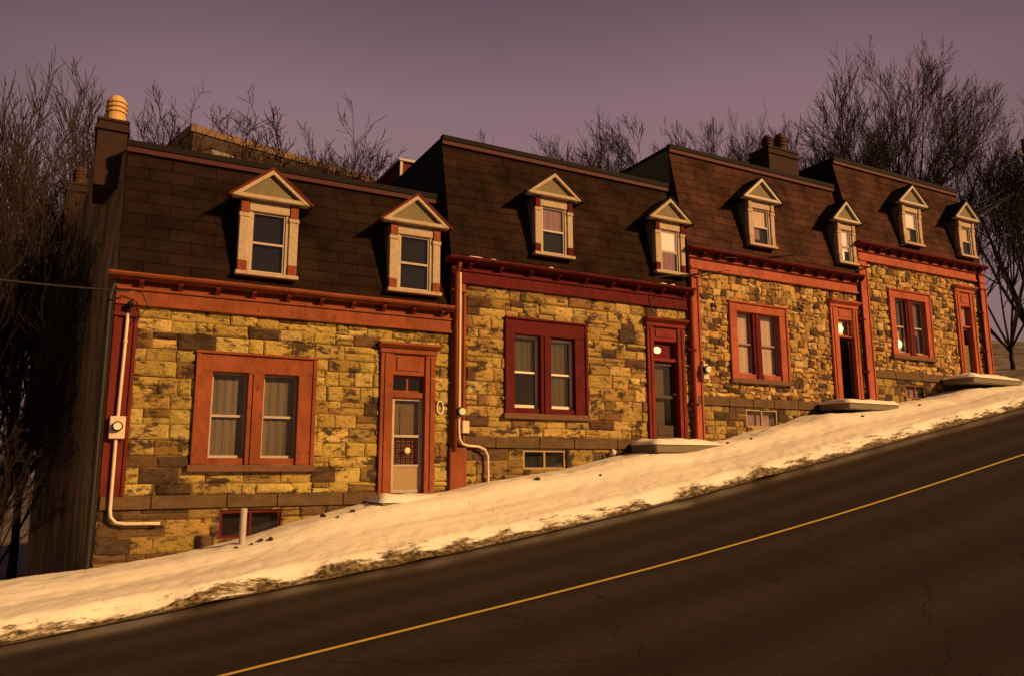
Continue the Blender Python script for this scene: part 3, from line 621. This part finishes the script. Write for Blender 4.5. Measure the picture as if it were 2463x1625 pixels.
def door_d(D,a,b,z0,z1,t0,t1,rnd):
    y=.08; w_=.09; mb=MB()
    mb.box(a,a+w_,y,y+.05,z0,z1,.006); mb.box(b-w_,b,y,y+.05,z0,z1,.006); mb.box(a+w_,b-w_,y+.001,y+.05,z1-.08,z1); mb.box(a+w_,b-w_,y+.001,y+.05,z0,z0+1.3)
    mb.build('door_leaf',M['doorbr'],D)
    mb=MB(); mb.add([(a+w_,y+.03,z0+1.3),(b-w_,y+.03,z0+1.3),(b-w_,y+.03,z1-.08),(a+w_,y+.03,z1-.08)],[(0,1,2,3)]); mb.build('pane',M['glass'],D)
    mb=MB(); mb.sphere((b-.06,y-.04,z0+1.05),.028,10,6); mb.build('door_knob',M['steel'],D)
    mb=MB(); mb.box(a,b,.10,.13,t0,t1); mb.build('transom_blind',M['curtain4'],D)

W1=[(1.94,2.67,.70,2.51),(3.0,3.74,.70,2.51)]
C=dict
drs=lambda a,b,z0,z1,pa,pb,za,bl=[]:C(r=(a,b,z0,z1,pa,pb,za),blind=bl)
LBL='two-storey yellow stone house with '
common=C(dcream=M['cream'],dblock=M['trim2l'],dsash=M['sash'],dped=M['cream'],droof=M['rooff'])
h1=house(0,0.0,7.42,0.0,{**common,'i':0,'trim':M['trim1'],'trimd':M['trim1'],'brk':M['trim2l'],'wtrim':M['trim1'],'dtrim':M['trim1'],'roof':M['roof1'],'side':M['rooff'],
 'label':'lowest yellow stone house at the left end, orange trim and white storm door','win':(1.64,4.10,.56,2.88),'sashes':W1,'sashm':M['sash'],'door':(5.62,7.0,3.39),
 'leaf':(5.93,6.74,-.08,2.13),'trans':(2.26,2.66),'doorf':door_a,'bas':[(2.25,3.5,-.95,-.38,M['trim2'],M['dark'])],'pil':[(0.0,.44,-.05,3.85,M['trim1d'])],
 'nb':10,'mt':7.42,'curt':[(M['curtain1'],.0,1.0,.02,.98,None,.014,4)],'dblock':M['trim1'],'droof':M['trim1d'],
 'dorm':[drs(2.29,3.57,4.66,6.38,2.08,3.80,7.10),drs(5.76,7.08,4.66,6.36,5.53,7.28,7.10)]})
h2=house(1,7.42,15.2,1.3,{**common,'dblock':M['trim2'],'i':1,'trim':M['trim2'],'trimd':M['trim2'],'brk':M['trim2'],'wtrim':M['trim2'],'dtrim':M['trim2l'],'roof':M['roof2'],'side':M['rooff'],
 'label':'second yellow stone house from the left, dark red trim and white sash windows','win':(8.96,11.42,1.86,4.28),'sashes':[(9.2,9.98,2.01,3.90),(10.3,11.05,2.01,3.87)],'sashm':M['white'],'sw':.065,'door':(13.48,14.86,4.70),
 'leaf':(13.72,14.59,1.33,3.50),'trans':(3.6,4.08),'doorf':door_b,'bas':[(9.47,10.76,.45,.95,M['tan'],M['dark']),(11.6,12.4,.5,.88,M['sill'],M['dark'])],'pil':[(7.42,7.80,-.08,5.15,M['trim1'])],'plinth':1,
 'nb':9,'mt':7.82,'curt':[(M['curtain2'],.5,1.0,.05,.95,None,.01,4),(M['curtain2'],.0,.5,.05,.75,1,.01,3)],
 'dorm':[drs(9.82,11.02,6.1,7.74,9.52,11.25,8.42,[(M['curtain4'],.5,1,0,1,'blind')]),drs(13.9,15.02,6.1,7.70,13.60,15.22,8.38,[(M['lblind'],.45,1,0,1,'blind'),(M['curtain4'],.05,.45,0,.9,'curtain')])]})
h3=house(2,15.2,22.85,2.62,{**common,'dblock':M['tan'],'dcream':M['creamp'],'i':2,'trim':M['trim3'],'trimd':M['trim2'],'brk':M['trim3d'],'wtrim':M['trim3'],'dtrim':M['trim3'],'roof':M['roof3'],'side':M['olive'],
 'label':'rubble stone house with pale curtains and lit fanlight over a black doorway','win':(16.73,19.16,3.17,5.50),'sashes':[(17.02,17.74,3.33,5.25),(18.08,18.84,3.33,5.25)],'mul':M['trim2'],'muly':.0,'sashm':M['curtain4'],'door':(21.25,22.60,6.03),
 'leaf':(21.60,22.36,2.60,4.82),'trans':(4.86,5.42),'doorf':door_c,'bas':[(17.25,18.6,1.7,2.26,M['tan'],M['curtain4'])],'pil':[(15.2,15.5,1.2,6.45,M['trim3']),(22.85,23.3,2.4,7.75,M['trim3'])],
 'nb':12,'mt':7.85,'curt':[(M['blind3'],.0,1.0,.02,.98,None,.008,3)],'dped':M['sash'],
 'dorm':[drs(17.70,18.86,7.46,8.98,17.40,19.10,9.72,[(M['blind'],.5,1,0,1,'blind'),(M['curtain4'],.15,.5,0,.5,'curtain')]),drs(21.88,22.80,7.40,8.88,21.55,23.0,9.62,[(M['lblind'],.35,1,0,1,'blind'),(M['plate'],.08,.35,.05,.42,'lamp_shade')])]})
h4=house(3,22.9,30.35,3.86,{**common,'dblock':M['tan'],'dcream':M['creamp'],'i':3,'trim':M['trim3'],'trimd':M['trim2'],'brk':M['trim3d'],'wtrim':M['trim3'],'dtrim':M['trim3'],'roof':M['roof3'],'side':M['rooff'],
 'label':'highest rubble stone house at the right end, lamp glowing low in its window','win':(24.42,26.74,4.42,6.74),'sashes':[(24.72,25.38,4.52,6.48),(25.80,26.46,4.52,6.48)],'mul':M['trim2'],'muly':.0,'sashm':M['sash'],'door':(28.32,29.52,7.32),
 'leaf':(28.6,29.23,3.80,5.75),'trans':(5.82,6.57),'doorf':door_d,'bas':[(24.96,26.12,2.9,3.4,M['sill'],M['curtain4'])],'pil':[(29.92,30.35,3.6,7.7,M['trim3'])],
 'nb':12,'mt':7.72,'curt':[(M['curtain4'],.36,1.0,.0,.55,None,.012,3),(M['curtain1'],.0,1.0,.60,.98,None,.012,3)],'dped':M['sash'],
 'dorm':[drs(25.52,26.64,8.6,10.12,25.20,26.95,10.88,[(M['lblind'],.5,1,0,1,'blind'),(M['blind'],.1,.5,0,.45,'curtain')]),drs(28.95,29.98,8.58,10.06,28.6,30.2,10.8,[(M['blind'],.52,1,0,1,'blind')])]})
# lamp glowing in the last house's window
def part(mb,name,m,p,**k): return mb.build(name,m,p,**k)
wn4=[o for o in h4.children if o.name.startswith('window')][0]
mb=MB(); mb.sphere((25.1,.19,4.86),.15,16,10,(1,.5,1)); part(mb,'table_lamp',M['bulb'],wn4)
mb=MB(); mb.box(24.75,25.36,.34,.36,4.55,5.35); part(mb,'lit_cloth',M['glow'],wn4); mb=MB(); mb.box(25.84,26.1,.34,.36,4.55,5.6); part(mb,'lit_cloth',M['glow'],wn4)  # self-glowing sheets added to spread the table lamp's glow
# gable wall of the lowest house
mb=MB(); gy=[(0.0,-2.7),(0.0,4.36),(.72,7.34),(2.0,7.42),(4.6,7.56),(8.6,6.5),(8.6,-4.2)]
n_=len(gy); ga=[(-.012-.18*max(0,y-.72)*1.08,y+.03,z) for y,z in gy]; gb=[(.0-.02*y+.0,y+.035,z) for y,z in gy]
mb.add(ga+gb,[tuple(range(n_)),tuple(range(2*n_-1,n_-1,-1))]+[(i,(i+1)%n_,n_+(i+1)%n_,n_+i) for i in range(n_)])
part(mb,'gable_wall',M['gable'],h1)
mb=MB(); mb.tube([(-.10,-.07,-1.8),(-.10,-.07,3.9),(-.04,-.05,4.2)],.055,8); part(mb,'corner_shade_strip',M['black'],h1)  # black tube put in for the dark shadowed gap at the corner
def chimney(H,x0,x1,y0,y1,z0,z1,pots,mp_,skew=0):
    Cc=thing0('chimney',H,((x0+x1)/2,(y0+y1)/2,z0))
    mb=MB(); mb.box(x0,x1,y0,y1,z0,z1,.01); mb.box(x0-.05,x1+.05,y0-.05,y1+.05,z1-.22,z1-.12,.01); mb.box(x0-.03,x1+.03,y0-.03,y1+.03,z1,z1+.07,.01); part(mb,'stack',M['brick'],Cc)
    for (px,py,h,r) in pots:
        mb=MB(); pr=[(r*1.0,0),(r*.98,h*.35),(r*1.12,h*.36),(r*1.12,h*.42),(r*.98,h*.43),(r*.98,h*.52),(r*1.14,h*.53),(r*1.14,h*.59),(r*.96,h*.60),(r*.96,h*.68),(r*1.1,h*.69),(r*1.1,h*.75),(r*.9,h*.76),(r*.85,h*.86),(r*.6,h*.95),(r*.3,h)]
        mb.lathe(pr,(px,py,z1+.07),16); part(mb,'chimney_pot',mp_,Cc,smooth=False)
chimney(h1,-.62,-.02,1.15,2.6,6.6,8.1,[(-.28,1.4,.66,.20),(-.36,2.1,.60,.16)],M['pot'])
chimney(h1,-1.45,-.85,8.7,10.2,4.0,9.0,[(-1.15,9.0,.62,.17),(-1.2,9.6,.5,.15)],M['potd'])
chimney(h3,21.05,22.6,1.95,2.9,10.3,12.2,[(21.45,2.35,.62,.20),(22.15,2.35,.85,.22)],M['potd'])
mb=MB(); mb.box(.05,.42,1.1,1.6,7.5,7.72,.01); part(mb,'roof_vent',M['rooff'],h1)
mb=MB(); mb.box(8.2,10.2,6.0,9.0,8.9,10.6); part(mb,'rear_annexe',M['trim1d'],h2)
mb=MB(); mb.box(8.15,8.24,5.94,6.0,8.9,10.62); part(mb,'annexe_trim',M['sash'],h2); mb=MB(); mb.box(8.1,10.3,5.9,9.1,10.6,10.68); part(mb,'annexe_trim',M['sash'],h2)
# downpipes
def pipe(H,x,y,z0,z1,r,m,straps=()):
    P=MB(); P.tube([(x,y-.2,z1+.1),(x,y-.15,z1),(x,y,z1-.12),(x,y,z0)],r,10); o=part(P,'drainpipe',m,H,smooth=True)
    for z in straps:
        q=MB(); q.box(x-r-.09,x+r+.09,y-.03,0,z-.035,z+.035); part(q,'pipe_strap',M['trim3d'],o)
pipe(h2,15.10,-.12,1.0,5.55,.065,M['trim2l'],(2.3,3.9))
pipe(h2,7.50,-.16,.9,5.4,.055,M['trim1'],())
pipe(h3,22.78,-.13,2.3,6.9,.06,M['trim3d'],(3.7,5.5))
pipe(h4,29.85,-.12,3.4,8.1,.06,M['trim3d'],(4.9,6.4))

for k,(x_,l_) in enumerate(((8.0,.25),(8.5,.12),(14.0,.16),(14.35,.10),(10.2,.10))):
    rnd=random.Random(k); mb=MB(); mb.sphere((x_,-.24,5.71),.07,10,6,(l_/.07,1,.42)); mb.v=[(v[0]+rnd.uniform(-.012,.012),v[1]+rnd.uniform(-.012,.012),v[2]+rnd.uniform(-.008,.008)) for v in mb.v]
    part(mb,'snow_remnant',M['snow'],h2,smooth=True)
# ------------------------------------------------------------------ things fixed to the walls
def meter(loc,label,route,box,dial,head=True,box2=None):
    T=thing('electricity_meter',loc,label,'meter','electricity meters on the house fronts')
    if route:
        mb=MB(); mb.tube(route,.033,10); 
        for p in (route[1],route[-2]): mb.sphere(p,.045,8,6,(1,1,.8))
        part(mb,'conduit',M['pipe'],T,smooth=True)
    a,b,c,d=box; mb=MB(); mb.box(a,b,-.24,-.10,c,d,.012); part(mb,'meter_box',M['pipe'],T)
    cx,cz,r=dial
    mb=MB(); n=20; 
    for (rr,yy0,yy1,mm_,nm) in ((r,-.30,-.23,M['black'],'rim'),(r*.72,-.36,-.28,M['white'],'dial')):
        mb=MB(); mb.tube([(cx,yy1,cz),(cx,yy0,cz)],rr,20); part(mb,nm,mm_,T)
    if head:
        p=route[0]; mb=MB(); mb.tube([(p[0],p[1],p[2]-.05),(p[0],p[1],p[2]+.12),(p[0]+.03,p[1]-.08,p[2]+.16),(p[0]+.06,p[1]-.12,p[2]+.08)],[.04,.05,.05,.055],8)
        mb.tube([(p[0]+.06,p[1]-.12,p[2]+.10),(p[0]+.16,p[1]-.14,p[2]-.22),(p[0]+.34,p[1]-.14,p[2]+.10),(p[0]+.22,p[1]-.14,p[2]+.36),(p[0]-.02,p[1]-.14,p[2]+.42)],.012,6); part(mb,'weatherhead',M['black'],T)
    if box2:
        a,b,c,d=box2; mb=MB(); mb.box(a,b,-.22,-.10,c,d,.01); part(mb,'junction_box',M['pipe'],T)
    return T
meter((.2,0,-.6),'cream electric meter and long pale conduit on the leftmost red pilaster','electric meter' and [(.25,-.15,3.62),(.24,-.15,3.0),(.215,-.15,1.3),(.215,-.15,0.2),(.215,-.15,-.30),(.235,-.15,-.44),(.33,-.15,-.55),(.5,-.15,-.58),(.85,-.15,-.585),(1.12,-.15,-.59)],(.08,.36,1.06,1.50),(.22,1.3,.10))
meter((7.7,0,.4),'round electric meter on an S-bent pale conduit between first and second houses',[(7.60,-.17,5.3),(7.60,-.17,4.4),(7.60,-.17,2.0),(7.60,-.17,1.4),(7.62,-.17,1.18),(7.70,-.17,1.06),(7.85,-.15,1.02),(8.15,-.14,1.0),(8.32,-.14,.93),(8.40,-.14,.78),(8.41,-.14,.3),(8.41,-.14,-.1)],(7.54,7.68,1.72,1.92),(7.61,1.83,.115),False,(7.68,7.86,1.32,1.62))
meter((15.5,0,3.0),'small white electric meter beside the red downpipe between second and third houses',[(15.5,-.15,3.6),(15.5,-.15,3.5),(15.5,-.15,3.1),(15.5,-.15,3.0)],(15.42,15.6,3.05,3.5),(15.5,3.32,.12),False)
mb=MB(); pts=[(7.14+.085*math.cos(t_)*(1 if math.cos(t_)>0 else .9),-.06,1.93+.15*math.sin(t_)) for t_ in [2*math.pi*k/24 for k in range(25)]]
mb.tube(pts,.018,8,cap=False); tag(mb.build('wall_ring',M['white'],smooth=True),'small white oval ring hanging on the stone wall right of the storm door','wall ring')
mb=MB(); mb.sphere((12.2,-.12,.90),.07,14,10); mb.tube([(12.2,-.12,.97),(12.2,0,1.0)],.02,8); tag(mb.build('globe_light_fitting',M['white'],smooth=True),'small white globe fitting low on the wall by the basement windows','wall light')
mb=MB(); mb.tube([(7.58,-.10,2.52),(7.2,-.04,2.56),(6.9,-.13,2.62),(6.77,-.04,2.66)],.008,5); tag(mb.build('thin_cable',M['pipe']),'thin pale cable running from fanlight to the conduit','cable')

# ------------------------------------------------------------------ steps, post, clods
def slab(x0,x1,y0,y1,zt,th,label,tilt=0):
    rnd=random.Random(int(x0*10)); mb=MB(); mb.box(x0,x1,y0,y1,zt-th,zt,.025)
    o=mb.build('doorstep',M['step']); tag(o,label,'doorstep','concrete steps under the front doors')
    # snow lying on it
    ms=MB(); nx,ny=24,8; vs=[]; 
    for j in range(ny+1):
        for i in range(nx+1):
            u,v=i/nx,j/ny; e=min(1,min(u,1-u)*9,min(v,1-v)*5+.25*(v>.5)); x=x0-.03+(x1-x0+.10)*u; y=y0-.035+(y1-y0+.03)*v
            vs.append((x,y,zt+.004+.12*max(0,e)**.5*(1+.6*nz3(x*2,y*2)) if e>0 else zt-.03))
    ms.add(vs,[(j*(nx+1)+i,j*(nx+1)+i+1,(j+1)*(nx+1)+i+1,(j+1)*(nx+1)+i) for j in range(ny) for i in range(nx)])
    ms.build('snow_cap',M['snow'],o,smooth=True)
slab(5.35,7.2,-1.15,-.18,-.22,.42,'snow-covered concrete step half buried below the white storm door')
slab(12.75,15.0,-1.25,-.17,1.12,.24,'snow-topped concrete step below the dark glazed door')
slab(20.3,22.7,-1.3,-.17,2.50,.22,'long concrete step below the black doorway with lit fanlight')
slab(26.9,29.9,-1.3,-.17,3.66,.22,'grey concrete step highest up the hill by the last door')
zb_=zs(2.55,-1.0)
mb=MB(); mb.lathe([(.066,-.3),(.066,.60),(.072,.605),(.072,.66),(.05,.69)],(2.56,-1.0,zb_),16); tag(mb.build('marker_post',M['sash'],smooth=False),'short white post standing in the snow before the basement window','post')
cl=[(4.2,-.8,.055),(3.05,-1.3,.05),(2.88,-1.2,.05),(4.75,-1.1,.045),(2.42,-1.2,.03),(4.4,-1.2,.03),(9.2,-1.2,.06),(12.7,-1.1,.055),(12.85,-1.15,.04),(15.3,-1.2,.04),(16.2,-1.2,.035),(2.7,-1.25,.03),(10.8,-1.5,.03),(20.6,-1.5,.04),(23.6,-1.4,.045)]
for k,(x,y,r) in enumerate(cl):
    rnd=random.Random(k+5); mb=MB(); mb.sphere((0,0,0),r,9,6,(1.5,1,.8)); mb.v=[tuple(c*(1+rnd.uniform(-.28,.28)) for c in v) for v in mb.v]
    o=mb.build('dirt_clod',M['clod']); o.location=(x,y,zs(x,y)+r*.25); o.rotation_euler=(0,0,rnd.uniform(0,6))
    tag(o,'dark clod of dirty ice lying on the snow bank','clod','dark clods scattered on the snow')

# ------------------------------------------------------------------ behind the row
B=thing('apartment_block',(3,20,0),'pale flat-roofed block showing above the lowest house roof through bare branches','building')
def obox(A,d,n_,L,Dp,z0,z1):
    A=Vector((*A,0)); d=Vector((*d,0)).normalized(); n2=Vector((-d.y,d.x,0)); P=[A,A+d*L,A+d*L+n2*Dp,A+n2*Dp]
    return [(p.x,p.y,z0) for p in P]+[(p.x,p.y,z1) for p in P]
BF=[(0,3,2,1),(4,5,6,7),(0,1,5,4),(1,2,6,5),(2,3,7,6),(3,0,4,7)]
A=(2.9,20.0); dd=(10,2.6)
mb=MB(); mb.add(obox(A,dd,0,10.0,7,-3,16.15),BF); part(mb,'wall',M['far'],B)
mb=MB(); mb.add(obox((A[0]-.1,A[1]-.1),dd,0,10.2,7.2,16.15,16.5),BF); part(mb,'parapet',M['farsnow'],B)
for k in range(5):
    mb=MB(); s0=.9+2.0*k; dv=Vector((dd[0],dd[1],0)).normalized(); nv=Vector((-dv.y,dv.x,0)); p0=Vector((*A,0))+dv*s0-nv*.04; p1=p0+dv*1.1
    mb.add([(p0.x,p0.y,14.2),(p1.x,p1.y,14.2),(p1.x,p1.y,15.5),(p0.x,p0.y,15.5),(p0.x+nv.x*.1,p0.y+nv.y*.1,14.2),(p1.x+nv.x*.1,p1.y+nv.y*.1,14.2),(p1.x+nv.x*.1,p1.y+nv.y*.1,15.5),(p0.x+nv.x*.1,p0.y+nv.y*.1,15.5)],BF); part(mb,'window',M['doordk'],B)

# ------------------------------------------------------------------ bare trees
def tree_parts(seed,height,spread,r0,trunk=.25,limbs=5,dens=1.0,lean=(0,0),upb=.35,tw=.012,lv=5):
    rnd=random.Random(seed); T=MB(); Cn=MB()
    def rv(): return Vector((rnd.uniform(-1,1),rnd.uniform(-1,1),rnd.uniform(-1,1)))
    def grow(p,d,L,r,level,mb):
        k=6 if level<2 else (5 if level<4 else 4); pts=[p.copy()]; rs=[r]; dirs=[d.copy()]
        for i in range(k):
            d=(d+rv()*(.04+.014*level)+Vector((0,0,upb*(.10 if level<2 else .16)))).normalized()
            p=p+d*(L/k); pts.append(p.copy()); dirs.append(d.copy()); rs.append(max(r*(1-.62*(i+1)/k),tw*.8))
        (mb if level>0 else T).tube(pts,rs,6 if level==0 else (5 if level==1 else (4 if level==2 else 3)),cap=False)
        if level>=lv: return
        nchild=int((4 if level<2 else (4.4 if level<lv-1 else 3.6))*dens+rnd.random())
        for c in range(nchild):
            f=.28+.72*(c+rnd.random())/nchild; f=min(f,.999); idx=int(f*k); q=pts[idx].lerp(pts[idx+1],f*k-idx); dr_=dirs[idx+1]
            side=dr_.cross(rv()); 
            if side.length<.1: side=dr_.orthogonal()
            side.normalize(); ang=R(rnd.uniform(20,42))*spread
            nd=(dr_*math.cos(ang)+side*math.sin(ang)).normalized()
            grow(q,nd,L*rnd.uniform(.48,.72)*(1.15-.45*f),max(rs[idx]*rnd.uniform(.5,.68),tw),level+1,Cn)
    # trunk
    th=height*trunk; pts=[];rs=[]
    for i in range(6): t_=i/5; pts.append(Vector((lean[0]*th*t_+rnd.uniform(-.04,.04),lean[1]*th*t_,th*t_-.4*(i==0)))); rs.append(r0*(1.25-.45*t_ if i else 1.5))
    T.tube(pts,rs,8,cap=False)
    for l in range(limbs):
        az=2*math.pi*(l+rnd.random()*.6)/limbs; ang=R(rnd.uniform(12,38))*spread
        d=Vector((math.sin(ang)*math.cos(az)+lean[0],math.sin(ang)*math.sin(az)+lean[1],math.cos(ang))).normalized()
        grow(pts[-1]-Vector((0,0,rnd.uniform(0,th*.25))),d,(height-th)*rnd.uniform(.62,.85),r0*.62,1,Cn)
    return T,Cn
TV={}
def variant(key,**k):
    T,Cn=tree_parts(**k); 
    def me(mb,n): 
        m_=bpy.data.meshes.new(n); m_.from_pydata(mb.v,[],mb.f); m_.materials.append(M['bark']); return m_
    TV[key]=(me(T,'trunk'),me(Cn,'crown'),max(v[2] for v in Cn.v))
variant('vase',seed=3,height=16,spread=.92,r0=.26,trunk=.15,limbs=9,dens=1.12,upb=.55,tw=.017)
variant('vase2',seed=8,height=16,spread=1.0,r0=.28,trunk=.13,limbs=9,dens=1.12,upb=.5,tw=.017)
variant('tall',seed=11,height=14,spread=.8,r0=.14,trunk=.2,limbs=7,dens=1.1,upb=.5,tw=.013)
variant('tall2',seed=17,height=14,spread=.95,r0=.12,trunk=.12,limbs=8,dens=1.1,upb=.45,tw=.013)
variant('open',seed=23,height=12,spread=1.45,r0=.20,trunk=.3,limbs=7,dens=1.0,upb=.35,tw=.013)
def place(key,x,y,z,h,rot,label,group,wide=1):
    a,b_,H0=TV[key]; s=h/H0
    o=thing('bare_tree',(x,y,z),label,'tree',group); o.rotation_euler=(0,0,rot); o.scale=(s*wide,s*wide,s)
    for nm,me_ in (('trunk',a),('crown',b_)):
        c=bpy.data.objects.new(nm,me_); COL.objects.link(c); c.parent=o
    return o
gL='bare trees crowding the left edge'; gR='bare trees rising behind the right end'; gM='bare trees behind the middle roofs'
# (shape, x, y, top height above datum, turn, width, label)
LT=[('tall',-2.35,3.6,7.6,.4,.75,'slim bare tree nearest the mossy gable, at the left edge'),
    ('tall2',-2.9,5.2,8.6,2.0,.8,'bare tree at the far left edge with thin upright limbs'),
    ('tall',-2.35,8.6,12.6,3.1,.8,'bare tree with the tallest crown left of the chimney'),
    ('tall',-2.1,12.5,14.9,5.3,.8,'bare tree behind the rear chimney'),
    ('tall2',-3.6,13.5,13.4,1.2,.9,'twiggy bare tree deep in the left thicket'),
    ('tall',-1.5,16.5,13.2,2.6,.7,'bare tree rising behind the gable wall'),
    ('tall2',-4.4,17,14.5,.9,.9,'far bare tree at the left edge of the thicket'),
    ('tall2',-2.15,5.0,4.4,3.3,.7,'short twiggy bare tree pressed against the mossy gable'),
    ('tall2',-2.6,10.8,9.5,5.6,.8,'bare tree half hidden by the gable thicket'),
    ('tall2',-2.3,2.2,2.6,1.4,.8,'low bare sapling tree at the left picture edge'),
    ('tall2',-3.05,7.2,6,2.9,.9,'low bushy bare tree at the bottom of the left thicket')]
for k,x,y,zt_,r_,w_,lb in LT: place(k,x,y,-3.0,zt_+3.0,r_,lb,gL,w_)
MT=[('tall2',4.4,13.8,2.0,15.0,1.9,1.3,'fine-twigged bare tree screening the corner of the pale block'),
    ('tall',7.0,13.2,2.0,13.9,3.3,1.3,'fine-twigged bare tree screening the middle of the pale block'),
    ('open',5.4,12.5,2.0,15.0,.8,1.0,'bare spreading tree in front of the pale block above the lowest roof'),
    ('open',2.6,13.0,2.5,13.9,2.9,.8,'smaller bare tree beside the first chimney, left of the pale block'),
    ('open',8.3,12.5,2.0,13.6,4.2,.8,'bare tree reaching right over the lowest roof end'),
    ('tall2',18.2,14,4.5,16.9,1.5,1.1,'low bare tree tops over the second house, left one'),
    ('tall',19.8,12.5,4.5,16.3,2.7,1.1,'dense bare tree top behind the second roof beside the tallest twig'),
    ('tall',21.5,12.2,4.5,17.2,2.2,1.2,'bare tree behind the middle of the second roof'),
    ('tall2',24.3,13,5,17.2,.3,1.1,'bare tree right above the end of the second roof'),
    ('vase2',31.0,14,6,20.6,1.1,.65,'bare tree behind the third roof, left of its chimney'),
    ('tall2',27.4,13,5,18.2,4.1,1.1,'slight bare tree between the second and third roofs'),
    ('vase',33.5,13,6,20.5,2.1,.6,'bare tree directly behind the chimney of the third house')]
for k,x,y,zb0,zt_,r_,w_,lb in MT: place(k,x,y,zb0,zt_-zb0,r_,lb,gM,w_)
RT=[('vase',41.5,12.5,7,27.0,.2,.85,'biggest bare fan-shaped tree above the last two roofs'),
    ('vase2',45.5,13,7,26.0,2.4,.75,'broad bare tree right of the biggest crown'),
    ('tall',36.8,5.0,4.4,16.2,1.9,1.1,'dark bare tree close beside the end wall of the last house'),
    ('tall2',39.2,4.0,5.0,17.0,5.0,1.1,'thin bare tree near the utility pole'),
    ('vase2',49.5,8,6.5,22.5,4.0,.8,'bare tree at the far right edge'),
    ('vase',47,18,8,25.5,3.3,.8,'bare tree filling the gap right of the last roof'),
    ('vase2',39.0,16,7,23.5,5.2,.7,'bare tree behind the biggest crown, left of it')]
for k,x,y,zb0,zt_,r_,w_,lb in RT: place(k,x,y,zb0,zt_-zb0,r_,lb,gR,w_)

# ------------------------------------------------------------------ utility pole and wires
U=thing('utility_pole',(38.6,2.0,4.8),'dark wooden utility pole with crossarm among the right-hand trees','utility pole')
mb=MB(); mb.tube([(38.6,2,4.2),(38.6,2,16.2)],[.17,.12],10); part(mb,'pole',M['pole'],U,smooth=True)
mb=MB(); mb.box(37.6,39.8,1.85,1.95,15.2,15.34); mb.box(37.9,39.4,1.85,1.95,14.2,14.32); part(mb,'crossarm',M['pole'],U)
for k in range(4):
    mb=MB(); mb.lathe([(.03,0),(.05,.05),(.035,.08),(.05,.12),(.02,.16)],(37.7+.66*k,1.9,15.34),8); part(mb,'insulator',M['sill'],U)
def wire(p,q,sag,label,r=.02):
    p,q=Vector(p),Vector(q); n_=24; mb=MB()
    mb.tube([p.lerp(q,i/n_)-Vector((0,0,sag*4*(i/n_)*(1-i/n_))) for i in range(n_+1)],r,5)
    tag(mb.build('overhead_wire',M['wire']),label,'wire','overhead wires crossing the roofs')
wire((38.6,1.85,14.0),(16.4,-.3,6.8),.9,'overhead wire ending at the cornice of the third house')
wire((38.6,1.85,14.2),(21.9,-.32,6.95),.5,'short overhead wire dropping to above the black doorway')
wire((38.6,1.85,14.4),(13.6,-.36,5.85),1.0,'overhead wire running down to the red-trimmed house cornice')
wire((38.6,1.85,14.1),(24.0,-.36,8.1),.5,'overhead wire reaching the last house in the row')
wire((.24,-.29,4.0),(-9,-7,3.6),.35,'overhead wire leaving the lowest house to the left')
mb=MB(); mb.tube([(13.6,-.37,5.9),(13.62,-.15,5.4),(13.63,-.14,4.8)],.013,5); tag(mb.build('service_cable',M['wire']),'dark cable hanging from the red cornice beside the door head','cable')
